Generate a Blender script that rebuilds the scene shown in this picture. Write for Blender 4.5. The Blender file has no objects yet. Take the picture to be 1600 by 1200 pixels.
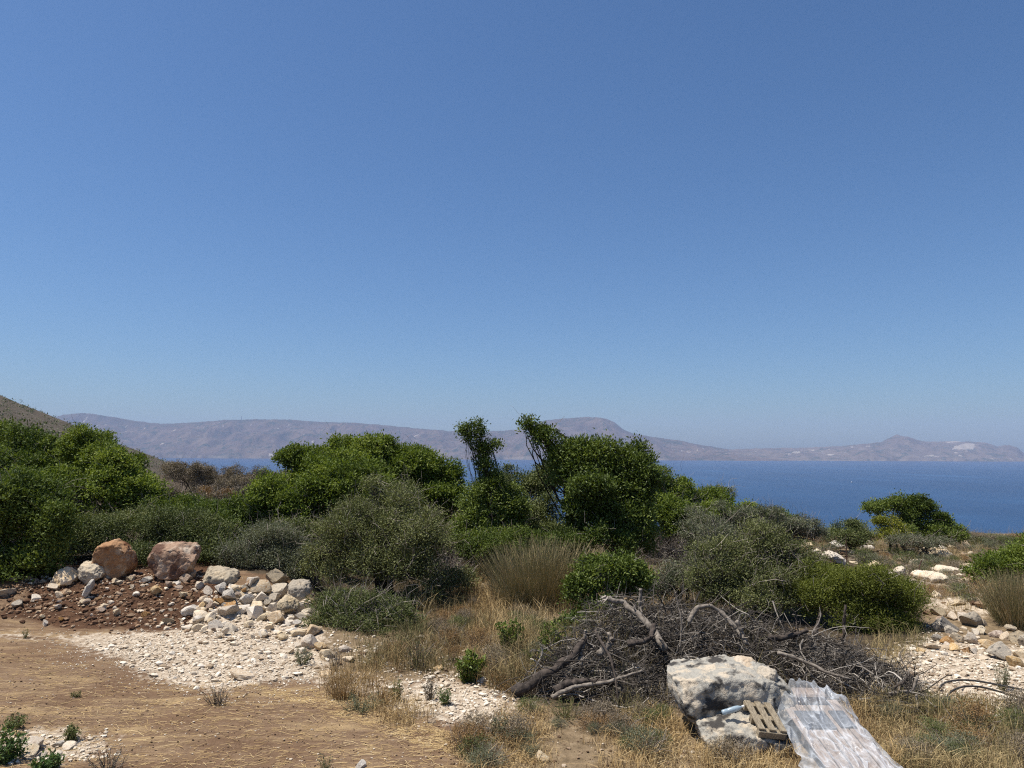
import bpy, bmesh, math
import numpy as np
from mathutils import Matrix, Vector, noise as mnoise

S = bpy.context.scene
COL = S.collection
R = math.radians

# ------------------------------------------------------------------ camera, sky, sun, exposure
FPX = 1142.0                        # focal length in photo pixels (photo is 1600 wide)
CAM = np.array([0.0, 0.0, 3.2])
PITCH = math.atan(106.5 / FPX)
ROLL = 0.0045
_r0 = np.array([1.0, 0, 0]); _f = np.array([0, math.cos(PITCH), math.sin(PITCH)]); _u0 = np.array([0, -math.sin(PITCH), math.cos(PITCH)])
_r = math.cos(ROLL) * _r0 + math.sin(ROLL) * _u0
_u = math.cos(ROLL) * _u0 - math.sin(ROLL) * _r0
cd = bpy.data.cameras.new("camera"); cam = bpy.data.objects.new("camera", cd); COL.objects.link(cam)
cd.sensor_width = 36.0; cd.lens = 36.0 * FPX / 1600.0
cd.clip_start = 0.05; cd.clip_end = 250000
cam.matrix_world = Matrix(((_r[0], _u[0], -_f[0], CAM[0]), (_r[1], _u[1], -_f[1], CAM[1]), (_r[2], _u[2], -_f[2], CAM[2]), (0, 0, 0, 1)))
S.camera = cam

SUN_EL = 68.0; SUN_AZ = -92.0      # degrees; azimuth clockwise from +Y (view direction)
W = bpy.data.worlds.new("World"); S.world = W; W.use_nodes = True
nt = W.node_tree; nt.nodes.clear()
sky = nt.nodes.new('ShaderNodeTexSky'); sky.sky_type = 'NISHITA'; sky.sun_disc = False
sky.sun_elevation = R(SUN_EL); sky.sun_rotation = R(SUN_AZ)
sky.altitude = 0; sky.air_density = 1.0; sky.dust_density = 1.0; sky.ozone_density = 4.0
bg = nt.nodes.new('ShaderNodeBackground'); bg.inputs[1].default_value = 0.088
wo = nt.nodes.new('ShaderNodeOutputWorld')
tintn = nt.nodes.new('ShaderNodeMix'); tintn.data_type = 'RGBA'; tintn.blend_type = 'MULTIPLY'; tintn.inputs[0].default_value = 1.0; tintn.inputs[7].default_value = (.73, .865, 1.0, 1)
hs = nt.nodes.new('ShaderNodeHueSaturation'); hs.inputs['Saturation'].default_value = 1.06
nt.links.new(sky.outputs[0], tintn.inputs[6]); nt.links.new(tintn.outputs[2], hs.inputs['Color']); nt.links.new(hs.outputs[0], bg.inputs[0]); nt.links.new(bg.outputs[0], wo.inputs[0])
sl = bpy.data.lights.new("sun", 'SUN'); sun = bpy.data.objects.new("sun", sl); COL.objects.link(sun)
sl.energy = 5.0; sl.angle = R(0.5); sl.color = (1.0, 0.955, 0.88)
_sd = Vector((math.sin(R(SUN_AZ)) * math.cos(R(SUN_EL)), math.cos(R(SUN_AZ)) * math.cos(R(SUN_EL)), math.sin(R(SUN_EL))))
sun.rotation_euler = _sd.to_track_quat('Z', 'Y').to_euler(); sun.location = (0, 0, 60)
S.view_settings.view_transform = 'Standard'; S.view_settings.look = 'None'
S.view_settings.exposure = 0.35; S.view_settings.gamma = 1.0; S.view_settings.use_curve_mapping = False
S.render.engine = 'CYCLES'; S.cycles.use_denoising = False; S.cycles.filter_width = 1.15; S.cycles.sample_clamp_indirect = 4
S.cycles.max_bounces = 6; S.cycles.transparent_max_bounces = 12; S.cycles.volume_bounces = 0
S.cycles.diffuse_bounces = 2; S.cycles.glossy_bounces = 2; S.cycles.transmission_bounces = 3

# ------------------------------------------------------------------ numeric helpers
def rng_(seed): return np.random.default_rng(seed)
def norm(v): return v / np.maximum(np.linalg.norm(v, axis=-1, keepdims=True), 1e-9)
def sstep(a, b, x):
    t = np.clip((np.asarray(x, float) - a) / (b - a), 0, 1); return t * t * (3 - 2 * t)
def _hash(i, j, k):
    h = (i.astype(np.int64) * 374761393 + j.astype(np.int64) * 668265263 + k * 2147483647 + 1442695041) & 0xffffffff
    h = ((h ^ (h >> 13)) * 1274126177) & 0xffffffff
    h = ((h ^ (h >> 16)) * 2246822519) & 0xffffffff
    return ((h ^ (h >> 15)) & 0xffff) / 65535.0
def vn(x, y, seed=0):
    x = np.asarray(x, float); y = np.asarray(y, float)
    xi = np.floor(x); yi = np.floor(y); fx = x - xi; fy = y - yi
    fx = fx * fx * (3 - 2 * fx); fy = fy * fy * (3 - 2 * fy)
    a = _hash(xi, yi, seed); b = _hash(xi + 1, yi, seed); c = _hash(xi, yi + 1, seed); d = _hash(xi + 1, yi + 1, seed)
    return (a * (1 - fx) + b * fx) * (1 - fy) + (c * (1 - fx) + d * fx) * fy
def fbm(x, y, oct=4, seed=0, gain=.5):
    s = 0; a = 1; t = 0
    for o in range(oct):
        s = s + a * (vn(np.asarray(x) * 2 ** o, np.asarray(y) * 2 ** o, seed + o * 17) - .5); t += a; a *= gain
    return s / t * 2
def PT(px, py, Y):
    """point seen at photo pixel (px,py) whose depth along world +Y is Y"""
    px = np.asarray(px, float); py = np.asarray(py, float); Y = np.asarray(Y, float)
    d = _f + ((px - 800) / FPX)[..., None] * _r + ((600 - py) / FPX)[..., None] * _u
    return CAM + d * (Y / d[..., 1])[..., None]
def PIX(P):
    q = P - CAM; z = np.maximum(q @ _f, 1e-3)
    return 800 + FPX * (q @ _r) / z, 600 - FPX * (q @ _u) / z
def inpoly(x, y, poly):
    x = np.asarray(x); y = np.asarray(y); ins = np.zeros(x.shape, bool); n = len(poly)
    for i in range(n):
        x1, y1 = poly[i]; x2, y2 = poly[(i + 1) % n]
        if y1 == y2: continue
        c = ((y1 > y) != (y2 > y)) & (x < (x2 - x1) * (y - y1) / (y2 - y1) + x1)
        ins ^= c
    return ins

# ------------------------------------------------------------------ terrain height
SEA = -150.0
def H0(x, y):
    x = np.asarray(x, float); y = np.asarray(y, float)
    yy = np.maximum(y, 1.0); u = x / np.maximum(yy, 6)
    k = sstep(-.36, .15, u)
    run = np.maximum(y - 13, 0)
    z = run * (0.020 * (1 - k) - 0.030 * k)
    yb = 62 * (1 - k) + 33 * k
    z = z - 0.34 * np.maximum(y - yb, 0) * sstep(0, 25, y - yb)
    # spoil heap at the left
    edge = 13.2 + 0.9 * sstep(-6.2, -3.8, x) * 1.0 - 0.5 * sstep(-8, -11, x)
    m = sstep(edge, edge + 2.2, y) * sstep(-3.6, -5.4, x) * (1 - .75 * sstep(17, 21, y))
    z = z + 0.62 * m
    # brush pile core, stone heap core
    z = z + 0.50 * np.exp(-((x - 3.1) / 1.7) ** 2 - ((y - 11.6) / .62) ** 2)
    z = z + 0.35 * np.exp(-((x - 10.0) / 1.6) ** 2 - ((y - 15.3) / 1.0) ** 2)
    # terraces of the right hand slope
    z = z + .10 * np.sin(y * .9 + x * .2) * sstep(17, 20, y) * (1 - sstep(36, 45, y)) * k
    return np.maximum(z, SEA - 30)
def H(x, y):
    x = np.asarray(x, float); y = np.asarray(y, float)
    far = sstep(60, 150, np.abs(y) + np.abs(x) * .5)
    return H0(x, y) + .06 * fbm(x * .8, y * .8, 4, 3) + .022 * fbm(x * 5, y * 5, 3, 9) - .035 * (np.exp(-((y - 8.6 - .10 * x) / .13) ** 2) + np.exp(-((y - 10.2 - .10 * x) / .13) ** 2)) * sstep(-1, -3, x) + far * 5 * fbm(x * .02, y * .02, 4, 5)
_T = np.concatenate([np.linspace(4, 26, 260), np.geomspace(26.1, 160, 220)])
def GR(px, py):
    """ground points hit by photo pixels (arrays)"""
    px = np.atleast_1d(np.asarray(px, float)); py = np.atleast_1d(np.asarray(py, float)); out = np.zeros((len(px), 3))
    for a in range(0, len(px), 4000):
        qx = px[a:a + 4000]; qy = py[a:a + 4000]
        p = PT(qx[:, None] + 0 * _T, qy[:, None] + 0 * _T, _T[None, :] + 0 * qx[:, None])
        below = p[..., 2] < H0(p[..., 0], p[..., 1]); i = np.where(below.any(1), below.argmax(1), len(_T) - 1)
        i0 = np.maximum(i - 1, 0); lo = _T[i0]; hi = _T[i]
        for _ in range(8):
            mid = (lo + hi) / 2; q = PT(qx, qy, mid); b = q[:, 2] < H0(q[:, 0], q[:, 1])
            hi = np.where(b, mid, hi); lo = np.where(b, lo, mid)
        out[a:a + 4000] = PT(qx, qy, hi)
    out[:, 2] = H(out[:, 0], out[:, 1]); return out
def G(px, py): return GR(px, py)[0]
def sample_poly(poly, n, rg, persp=True):
    """n random ground points inside a photo polygon, even on the ground rather than in the picture"""
    a = np.array(poly, float); lo = a.min(0); hi = a.max(0); res = []
    tot = 0
    while tot < n:
        q = rg.random((n * 4, 2)) * (hi - lo) + lo
        q = q[inpoly(q[:, 0], q[:, 1], poly)]
        if persp:
            w = np.clip((715. / np.maximum(q[:, 1] - 0, 1)), 0, 1)
            w = ((lo[1] - 690) / np.maximum(q[:, 1] - 690, 5)) ** 1.5
            q = q[rg.random(len(q)) < np.clip(w, 0.02, 1)]
        res.append(q); tot += len(q)
    return np.concatenate(res)[:n]

# ------------------------------------------------------------------ mesh helpers
def mesh_from(name, V, F, mat=None, smooth=False, fattr=None, vattr=None):
    V = np.asarray(V, np.float32).reshape(-1, 3); F = np.asarray(F, np.int32); k = F.shape[1]
    me = bpy.data.meshes.new(name)
    me.vertices.add(len(V)); me.vertices.foreach_set('co', V.ravel())
    me.loops.add(F.size); me.loops.foreach_set('vertex_index', F.ravel())
    me.polygons.add(len(F)); me.polygons.foreach_set('loop_start', np.arange(0, F.size, k, dtype=np.int32))
    me.update(calc_edges=True)
    me.polygons.foreach_set('use_smooth', np.full(len(F), smooth))
    for d, dom in ((fattr, 'FACE'), (vattr, 'POINT')):
        for n, a in (d or {}).items():
            at = me.attributes.new(n, 'FLOAT', dom); at.data.foreach_set('value', np.asarray(a, np.float32))
    if mat: me.materials.append(mat)
    return me
def link(name, me, parent=None, loc=None):
    o = bpy.data.objects.new(name, me); COL.objects.link(o)
    if parent: o.parent = parent
    if loc is not None: o.location = loc
    return o
def tag(o, label=None, cat=None, group=None, kind=None):
    if label: o['label'] = label
    if cat: o['category'] = cat
    if group: o['group'] = group
    if kind: o['kind'] = kind
    return o
def thing(name, label, cat, loc, group=None):
    o = bpy.data.objects.new(name, None); COL.objects.link(o); o.location = loc; o.empty_display_size = .1
    return tag(o, label, cat, group)
def part(name, V, F, mat, root, **kw):
    V = np.asarray(V, float).reshape(-1, 3) - np.array(root.location)
    return link(name, mesh_from(name, V, F, mat, **kw), root)
def tubes(P, Rr, sides=4):
    """P (N,K,3) centre lines, Rr (N,K) radii -> verts, quads"""
    P = np.asarray(P, float); N, K, _ = P.shape
    Tn = np.gradient(P, axis=1); Tn = norm(Tn)
    ref = np.where(np.abs(Tn[..., 2:3]) > .9, np.array([1., 0, 0]), np.array([0, 0, 1.]))
    A = norm(np.cross(Tn, ref)); B = np.cross(Tn, A)
    an = np.arange(sides) * 2 * math.pi / sides
    V = P[:, :, None, :] + Rr[:, :, None, None] * (A[:, :, None, :] * np.cos(an)[:, None] + B[:, :, None, :] * np.sin(an)[:, None])
    idx = np.arange(N * K * sides).reshape(N, K, sides)
    a = idx[:, :-1]; b = idx[:, 1:]
    F = np.stack([a, np.roll(a, -1, 2), np.roll(b, -1, 2), b], -1).reshape(-1, 4)
    return V.reshape(-1, 3), F
def curvy(A, B, K, rg, amp, sag=0.0):
    """wandering lines from A to B; amp relative to length"""
    N = len(A); t = np.linspace(0, 1, K)[None, :, None]
    L = np.linalg.norm(B - A, axis=1)[:, None, None]
    P = A[:, None] * (1 - t) + B[:, None] * t
    o1 = rg.normal(size=(N, 1, 3)); o2 = rg.normal(size=(N, 1, 3)); o3 = rg.normal(size=(N, 1, 3))
    P = P + L * amp * (o1 * np.sin(math.pi * t) + .6 * o2 * np.sin(2 * math.pi * t) + .35 * o3 * np.sin(3 * math.pi * t))
    P[..., 2] += (L[..., 0] * sag * np.sin(math.pi * t[..., 0]))
    return P
class Acc:
    def __init__(s): s.V = []; s.F = []; s.A = []; s.n = 0
    def add(s, V, F, a=None):
        s.V.append(V); s.F.append(F + s.n); s.n += len(V)
        s.A.append(np.zeros(len(F)) if a is None else (np.full(len(F), a) if np.isscalar(a) else a))
    def get(s): return np.concatenate(s.V), np.concatenate(s.F), np.concatenate(s.A)

# ------------------------------------------------------------------ materials
def mat(name):
    m = bpy.data.materials.new(name); m.use_nodes = True; n = m.node_tree; n.nodes.clear()
    o = n.nodes.new('ShaderNodeOutputMaterial'); return m, n, o
def nd(n, t, **kw):
    x = n.nodes.new(t)
    for k, v in kw.items():
        if k.startswith('i_'): x.inputs[int(k[2:]) if k[2:].isdigit() else k[2:].replace('_', ' ')].default_value = v
        else: setattr(x, k, v)
    return x
def ramp(n, src, stops, interp='LINEAR'):
    r = n.nodes.new('ShaderNodeValToRGB'); r.color_ramp.interpolation = interp; e = r.color_ramp.elements
    while len(e) < len(stops): e.new(.5)
    for q, (p, c) in zip(e, stops): q.position = p; q.color = (*c, 1)
    if src: n.links.new(src, r.inputs[0])
    return r.outputs[0]
def mixc(n, f, a, b, mode='MIX'):
    m = n.nodes.new('ShaderNodeMix'); m.data_type = 'RGBA'; m.blend_type = mode
    for s, v in ((m.inputs[0], f), (m.inputs[6], a), (m.inputs[7], b)):
        if isinstance(v, (int, float)): s.default_value = v
        elif isinstance(v, tuple): s.default_value = (*v, 1)
        else: n.links.new(v, s)
    return m.outputs[2]
def mth(n, op, a, b=None, clamp=False):
    m = n.nodes.new('ShaderNodeMath'); m.operation = op; m.use_clamp = clamp
    for i, v in enumerate((a, b)):
        if v is None: continue
        if isinstance(v, (int, float)): m.inputs[i].default_value = v
        else: n.links.new(v, m.inputs[i])
    return m.outputs[0]
def ntex(n, scale, detail=4, rough=.55, vec=None, dist=0):
    t = nd(n, 'ShaderNodeTexNoise'); t.inputs['Scale'].default_value = scale; t.inputs['Detail'].default_value = detail
    t.inputs['Roughness'].default_value = rough; t.inputs['Distortion'].default_value = dist
    if vec is not None: n.links.new(vec, t.inputs['Vector'])
    return t.outputs[0]
def obj_vec(n): return n.nodes.new('ShaderNodeTexCoord').outputs['Object']
def pos_vec(n): return n.nodes.new('ShaderNodeNewGeometry').outputs['Position']
def attr(n, name):
    a = n.nodes.new('ShaderNodeAttribute'); a.attribute_name = name; return a.outputs['Fac']
def bsdf(n, o, col, rough=.9, spec=.2, bump=None, bstr=.5, bdist=.02):
    b = n.nodes.new('ShaderNodeBsdfPrincipled'); b.inputs['Roughness'].default_value = rough; b.inputs['Specular IOR Level'].default_value = spec
    if isinstance(col, tuple): b.inputs[0].default_value = (*col, 1)
    else: n.links.new(col, b.inputs[0])
    if bump is not None:
        u = n.nodes.new('ShaderNodeBump'); u.inputs['Strength'].default_value = bstr; u.inputs['Distance'].default_value = bdist
        n.links.new(bump, u.inputs['Height']); n.links.new(u.outputs[0], b.inputs['Normal'])
    n.links.new(b.outputs[0], o.inputs[0]); return b
def leaf_mat(name, stops, transl=.25, gloss=.12, rough=.55):
    m, n, o = mat(name)
    c = ramp(n, attr(n, 'tint'), stops)
    b = bsdf(n, o, c, rough, gloss)
    t = n.nodes.new('ShaderNodeBsdfTranslucent'); n.links.new(mixc(n, 1.0, c, (1.25, 1.3, .55), 'MULTIPLY'), t.inputs[0])
    mx = n.nodes.new('ShaderNodeMixShader'); mx.inputs[0].default_value = transl
    n.links.new(b.outputs[0], mx.inputs[1]); n.links.new(t.outputs[0], mx.inputs[2]); n.links.new(mx.outputs[0], o.inputs[0])
    return m
def stem_mat(name, stops, rough=.85):
    m, n, o = mat(name); bsdf(n, o, ramp(n, attr(n, 'tint'), stops), rough, .15); return m
def bark_mat(name, a, b):
    m, n, o = mat(name); v = obj_vec(n); t = ntex(n, 14, 5, .6, v)
    bsdf(n, o, ramp(n, t, [(.3, a), (.7, b)]), .9, .15, t, .8, .02); return m
def rock_mat(name, base, dark, stain, lichen, scale=4.0, stain_at=.58, lichen_at=.62, rnd=.35, bdist=.02, warm=.0, soft=.10):
    m, n, o = mat(name); v0 = obj_vec(n)
    oi = n.nodes.new('ShaderNodeObjectInfo').outputs['Random']
    add = n.nodes.new('ShaderNodeVectorMath'); add.operation = 'ADD'
    cmb = n.nodes.new('ShaderNodeCombineXYZ'); k = mth(n, 'MULTIPLY', oi, 37.0)
    for i in range(3): n.links.new(k, cmb.inputs[i])
    n.links.new(v0, add.inputs[0]); n.links.new(cmb.outputs[0], add.inputs[1]); v = add.outputs[0]
    fine = ntex(n, scale * 5, 6, .65, v); mid = ntex(n, scale, 5, .6, v, .4); big = ntex(n, scale * .55, 4, .55, v, .3)
    c = mixc(n, mth(n, 'MULTIPLY', ramp(n, fine, [(.35, (0, 0, 0)), (.75, (1, 1, 1))]), .6), base, dark)
    c = mixc(n, ramp(n, mid, [(stain_at - soft, (0, 0, 0)), (stain_at + soft, (1, 1, 1))]), c, stain)
    c = mixc(n, ramp(n, big, [(lichen_at - .03, (0, 0, 0)), (lichen_at + .05, (1, 1, 1))]), c, lichen)
    br = mth(n, 'ADD', mth(n, 'MULTIPLY', oi, rnd), 1 - rnd * .6)
    hsv = n.nodes.new('ShaderNodeHueSaturation'); n.links.new(c, hsv.inputs['Color']); n.links.new(br, hsv.inputs['Value'])
    sat = mth(n, 'ADD', mth(n, 'MULTIPLY', mth(n, 'FRACT', mth(n, 'MULTIPLY', oi, 7.3)), .7), .65); n.links.new(sat, hsv.inputs['Saturation'])
    bsdf(n, o, hsv.outputs[0], .92, .2, mth(n, 'ADD', fine, mid), .7, bdist); return m

M = {}
M['lentisk'] = leaf_mat('lentisk_leaf', [(0, (0.040, 0.056, 0.014)), (.5, (0.093, 0.128, 0.028)), (1, (0.199, 0.233, 0.053))])
M['lentisk_bright'] = leaf_mat('lentisk_bright_leaf', [(0, (0.056, 0.078, 0.016)), (.5, (0.128, 0.168, 0.031)), (1, (0.240, 0.276, 0.056))], .28)
M['carob'] = leaf_mat('carob_leaf', [(0, (0.041, 0.060, 0.014)), (.5, (0.105, 0.140, 0.028)), (1, (0.223, 0.263, 0.058))], .22, .16, .45)
M['olive'] = leaf_mat('wild_olive_leaf', [(0, (0.071, 0.080, 0.028)), (.5, (0.149, 0.159, 0.059)), (1, (0.272, 0.276, 0.117))], .15)
M['greyolive'] = leaf_mat('grey_green_leaf', [(0, (0.072, 0.081, 0.049)), (.5, (0.142, 0.151, 0.090)), (1, (0.246, 0.249, 0.160))], .15)
M['bright'] = leaf_mat('bright_green_leaf', [(0, (0.072, 0.084, 0.017)), (.5, (0.145, 0.162, 0.032)), (1, (0.239, 0.254, 0.061))], .3)
M['mixed'] = leaf_mat('mixed_scrub_leaf', [(0, (0.058, 0.068, 0.026)), (.5, (0.119, 0.140, 0.048)), (1, (0.203, 0.206, 0.085))], .15)
M['drybush'] = leaf_mat('dry_scrub_leaf', [(0, (0.101, 0.081, 0.057)), (.5, (0.196, 0.155, 0.108)), (1, (0.324, 0.263, 0.182))], .1)
M['rust'] = leaf_mat('rust_scrub_leaf', [(0, (0.120, 0.066, 0.030)), (.5, (0.252, 0.150, 0.066)), (1, (0.384, 0.252, 0.120))], .12)
M['yellow'] = leaf_mat('yellow_flower_leaf', [(0, (0.050, 0.065, 0.014)), (.5, (0.176, 0.185, 0.026)), (1, (.42, .38, .06))], .2)
M['weed'] = leaf_mat('weed_leaf', [(0, (0.037, 0.069, 0.019)), (.5, (0.075, 0.125, 0.037)), (1, (0.150, 0.200, 0.075))], .25)
M['straw'] = stem_mat('straw', [(0, (0.201, 0.130, 0.057)), (.35, (0.366, 0.242, 0.106)), (.7, (0.519, 0.366, 0.171)), (1, (0.661, 0.507, 0.277))])
M['meadow'] = stem_mat('meadow_grass', [(0, (0.091, 0.098, 0.036)), (.3, (0.176, 0.153, 0.065)), (.65, (0.312, 0.234, 0.111)), (1, (0.546, 0.410, 0.208))])
M['broom'] = stem_mat('broom_stems', [(0, (0.109, 0.123, 0.043)), (.4, (0.217, 0.203, 0.090)), (.75, (0.377, 0.290, 0.145)), (1, (0.551, 0.420, 0.232))])
M['twig'] = stem_mat('dead_twigs', [(0, (.016, .013, .011)), (.5, (.090, .075, .061)), (1, (.42, .37, .31))])
M['twig_pale'] = stem_mat('pale_dead_twigs', [(0, (0.115, 0.094, 0.076)), (.5, (0.236, 0.196, 0.161)), (1, (0.414, 0.356, 0.299))])
M['bark'] = bark_mat('dark_bark', (.030, .024, .018), (.085, .070, .055))
M['deadwood'] = bark_mat('weathered_deadwood', (.075, .060, .048), (.33, .28, .225))
M['char'] = bark_mat('dark_deadwood', (.022, .018, .016), (.115, .090, .072))
M['r_white'] = rock_mat('pale_limestone', (.70, .60, .46), (.48, .385, .275), (.62, .45, .29), (.40, .345, .27), 5, .60, .66)
M['r_grey'] = rock_mat('grey_limestone', (.46, .39, .295), (.25, .205, .15), (.52, .42, .295), (.125, .112, .095), 5, .58, .60)
M['r_tan'] = rock_mat('ochre_limestone', (.56, .425, .275), (.36, .25, .15), (.64, .54, .41), (.40, .25, .135), 5, .56, .62)
M['r_red'] = rock_mat('red_stained_rock', (.36, .225, .13), (.18, .098, .055), (.52, .39, .255), (.17, .09, .05), 5, .56, .60)
M['r_boulder_red'] = rock_mat('red_clay_boulder', (.41, .245, .138), (.17, .082, .044), (.60, .48, .34), (.15, .068, .036), 4.2, .62, .56, .1, .04)
M['r_boulder_grey'] = rock_mat('lichen_boulder', (.40, .365, .295), (.19, .175, .145), (.52, .42, .29), (.060, .053, .046), 6.5, .545, .56, .1, .035, soft=.06)
M['gravel'] = stem_mat('gravel_stones', [(0, (.21, .15, .10)), (.10, (.36, .27, .18)), (.30, (.48, .39, .285)), (.65, (.62, .53, .41)), (1, (.74, .66, .54))], .95)
M['rubble'] = stem_mat('rubble_stones', [(0, (.070, .036, .021)), (.42, (.15, .083, .048)), (.70, (.29, .185, .112)), (.90, (.48, .36, .24)), (1, (.66, .57, .45))], .95)
M['clod'] = stem_mat('soil_clods', [(0, (.07, .042, .026)), (.45, (.17, .105, .062)), (.75, (.30, .21, .135)), (1, (.60, .51, .39))], .95)

# ground: soil, white crushed stone, red clay, straw, dark leaf fall and pile shade; areas come from vertex attributes
def ground_mat():
    m, n, o = mat('ground_soil'); v = pos_vec(n)
    mp = nd(n, 'ShaderNodeMapping'); mp.inputs['Scale'].default_value = (.38, 2.4, 1); mp.inputs['Rotation'].default_value = (0, 0, R(-9)); n.links.new(v, mp.inputs[0])
    st = ntex(n, 1.5, 7, .68, mp.outputs[0], .6); st2 = ntex(n, 6, 6, .7, mp.outputs[0], .3)
    fine = ntex(n, 45, 5, .7, v); mid = ntex(n, 7, 5, .6, v); big = ntex(n, .8, 4, .5, v)
    soil = ramp(n, st2, [(.25, (.105, .063, .037)), (.5, (.185, .118, .070)), (.75, (.29, .200, .126))])
    soil = mixc(n, ramp(n, st, [(.50, (0, 0, 0)), (.66, (1, 1, 1))]), soil, (.34, .235, .125))
    soil = mixc(n, mth(n, 'MULTIPLY', ramp(n, fine, [(.55, (0, 0, 0)), (.75, (1, 1, 1))]), .5), soil, (.40, .30, .20))
    soil = mixc(n, mth(n, 'MULTIPLY', ramp(n, big, [(.45, (0, 0, 0)), (.62, (1, 1, 1))]), .45), soil, (.125, .068, .038))
    vor = nd(n, 'ShaderNodeTexVoronoi'); vor.inputs['Scale'].default_value = 17; n.links.new(v, vor.inputs['Vector'])
    vs = n.nodes.new('ShaderNodeSeparateColor'); n.links.new(vor.outputs['Color'], vs.inputs[0])
    wh = ramp(n, vs.outputs[0], [(0, (.25, .18, .115)), (.40, (.42, .335, .24)), (1, (.62, .53, .41))])
    wh = mixc(n, mth(n, 'MULTIPLY', fine, .6), wh, (.50, .40, .30))
    red = ramp(n, mid, [(.3, (.048, .024, .014)), (.7, (.125, .066, .037))])
    red = mixc(n, ramp(n, fine, [(.6, (0, 0, 0)), (.8, (1, 1, 1))]), red, (.42, .27, .17))
    gr = ramp(n, mid, [(.3, (.125, .088, .050)), (.55, (.235, .168, .100)), (.8, (.37, .28, .175))])
    gr = mixc(n, mth(n, 'MULTIPLY', ramp(n, fine, [(.5, (0, 0, 0)), (.7, (1, 1, 1))]), .5), gr, (.14, .105, .06))
    c = soil
    def soft(a, k=.55): return ramp(n, mth(n, 'ADD', attr(n, a), mth(n, 'MULTIPLY', mth(n, 'SUBTRACT', mid, .5), 1.6 * k)), [(.36, (0, 0, 0)), (.64, (1, 1, 1))])
    c = mixc(n, soft('grass'), c, gr)
    c = mixc(n, soft('litter_shade', .4), c, ramp(n, mid, [(.3, (.040, .030, .020)), (.7, (.115, .084, .054))]))
    c = mixc(n, soft('white', .9), c, wh)
    c = mixc(n, soft('red', .4), c, red)
    hgt = mth(n, 'ADD', mth(n, 'MULTIPLY', fine, .35), mid)
    bsdf(n, o, c, .95, .1, hgt, 1.0, .05); return m

# ------------------------------------------------------------------ the ground sheet
WHITE_L = [(-40, 985), (60, 990), (130, 990), (230, 986), (300, 980), (330, 950), (400, 915), (470, 920), (495, 990), (520, 1050), (610, 1068), (700, 1055), (800, 1092), (810, 1135), (730, 1128), (640, 1112), (560, 1080), (470, 1062), (340, 1078), (250, 1062), (170, 1022), (80, 1000), (-40, 996)]
WHITE_R = [(1335, 1028), (1400, 1020), (1450, 990), (1500, 1000), (1650, 1030), (1650, 1120), (1560, 1112), (1490, 1105), (1400, 1075)]
WHITE_B = [(-40, 1148), (60, 1140), (180, 1150), (190, 1165), (120, 1188), (-40, 1192)]
WHITE_S = [[(1400, 893), (1480, 890), (1520, 898), (1500, 912), (1430, 910)], [(1440, 930), (1500, 925), (1600, 940), (1600, 962), (1470, 955)], [(1290, 862), (1330, 866), (1335, 880), (1300, 880)], [(1430, 856), (1520, 846), (1530, 856), (1450, 874)]]
RED = [(-60, 955), (40, 950), (60, 900), (110, 880), (220, 865), (330, 880), (350, 935), (290, 982), (130, 982)]
GRASS = [(470, 1000), (520, 1048), (600, 1068), (700, 1052), (800, 1090), (815, 1140), (700, 1150), (760, 1210), (2600, 1210), (2600, 700), (420, 700), (460, 900)]
PILE = [(815, 1085), (850, 1048), (900, 990), (940, 948), (1005, 940), (1090, 952), (1165, 975), (1240, 985), (1325, 1008), (1395, 1050), (1432, 1075), (1432, 1125), (1375, 1135), (1300, 1085), (1220, 1062), (1040, 1075), (1020, 1115), (950, 1115), (880, 1100)]
LITTER = [(-200, 690), (-200, 910), (60, 897), (330, 885), (480, 900), (500, 955), (720, 935), (760, 905), (1020, 905), (1130, 900), (1080, 950), (1240, 965), (1300, 1010), (1440, 1010), (1440, 900), (1300, 860), (1180, 790), (1000, 730), (300, 730)]
xs = np.unique(np.round(np.concatenate([np.linspace(-12, 12, 361), 12 + np.cumsum(np.geomspace(.07, 60, 70)), -12 - np.cumsum(np.geomspace(.07, 60, 70))]), 4))
ys = np.unique(np.round(np.concatenate([np.linspace(6.8, 18, 190), 18 + np.cumsum(np.geomspace(.06, 14, 110)), 6.8 - np.cumsum(np.geomspace(.1, 40, 40))]), 4))
X, Yg = np.meshgrid(xs, ys); Vg = np.stack([X, Yg, H(X, Yg)], -1).reshape(-1, 3)
nx = len(xs); ny = len(ys); idx = np.arange(nx * ny).reshape(ny, nx)
Fg = np.stack([idx[:-1, :-1], idx[:-1, 1:], idx[1:, 1:], idx[1:, :-1]], -1).reshape(-1, 4)
gx, gy = PIX(Vg); ok = Vg[:, 1] > 4
wx = gx + 26 * fbm(Vg[:, 0] * 1.3, Vg[:, 1] * 1.3, 4, 31); wy = gy + 15 * fbm(Vg[:, 0] * 1.3, Vg[:, 1] * 1.3, 4, 51)
def blur(a, k):
    a = a.reshape(ny, nx)
    for _ in range(k):
        a = np.pad(a, 1, mode='edge'); a = (a[:-2, 1:-1] + 2 * a[1:-1, 1:-1] + a[2:, 1:-1]) / 4
        a = np.pad(a, 1, mode='edge'); a = (a[1:-1, :-2] + 2 * a[1:-1, 1:-1] + a[1:-1, 2:]) / 4
    return a.ravel()
def area(*ps):
    r = np.zeros(len(Vg), bool)
    for p in ps: r |= inpoly(wx, wy, p)
    return (r & ok).astype(float)
am = dict(white=area(WHITE_L, WHITE_R, WHITE_B, *WHITE_S), red=area(RED), litter_shade=area(LITTER, PILE), grass=np.maximum(area(GRASS), ((Vg[:, 1] > 17) | (Vg[:, 1] < 4)).astype(float)))  # leaf fall under shrubs; under PILE the dark tone stands in for shade
am = {k_: blur(v_, {'white': 34, 'red': 8, 'grass': 24, 'litter_shade': 14}[k_]) for k_, v_ in am.items()}
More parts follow.
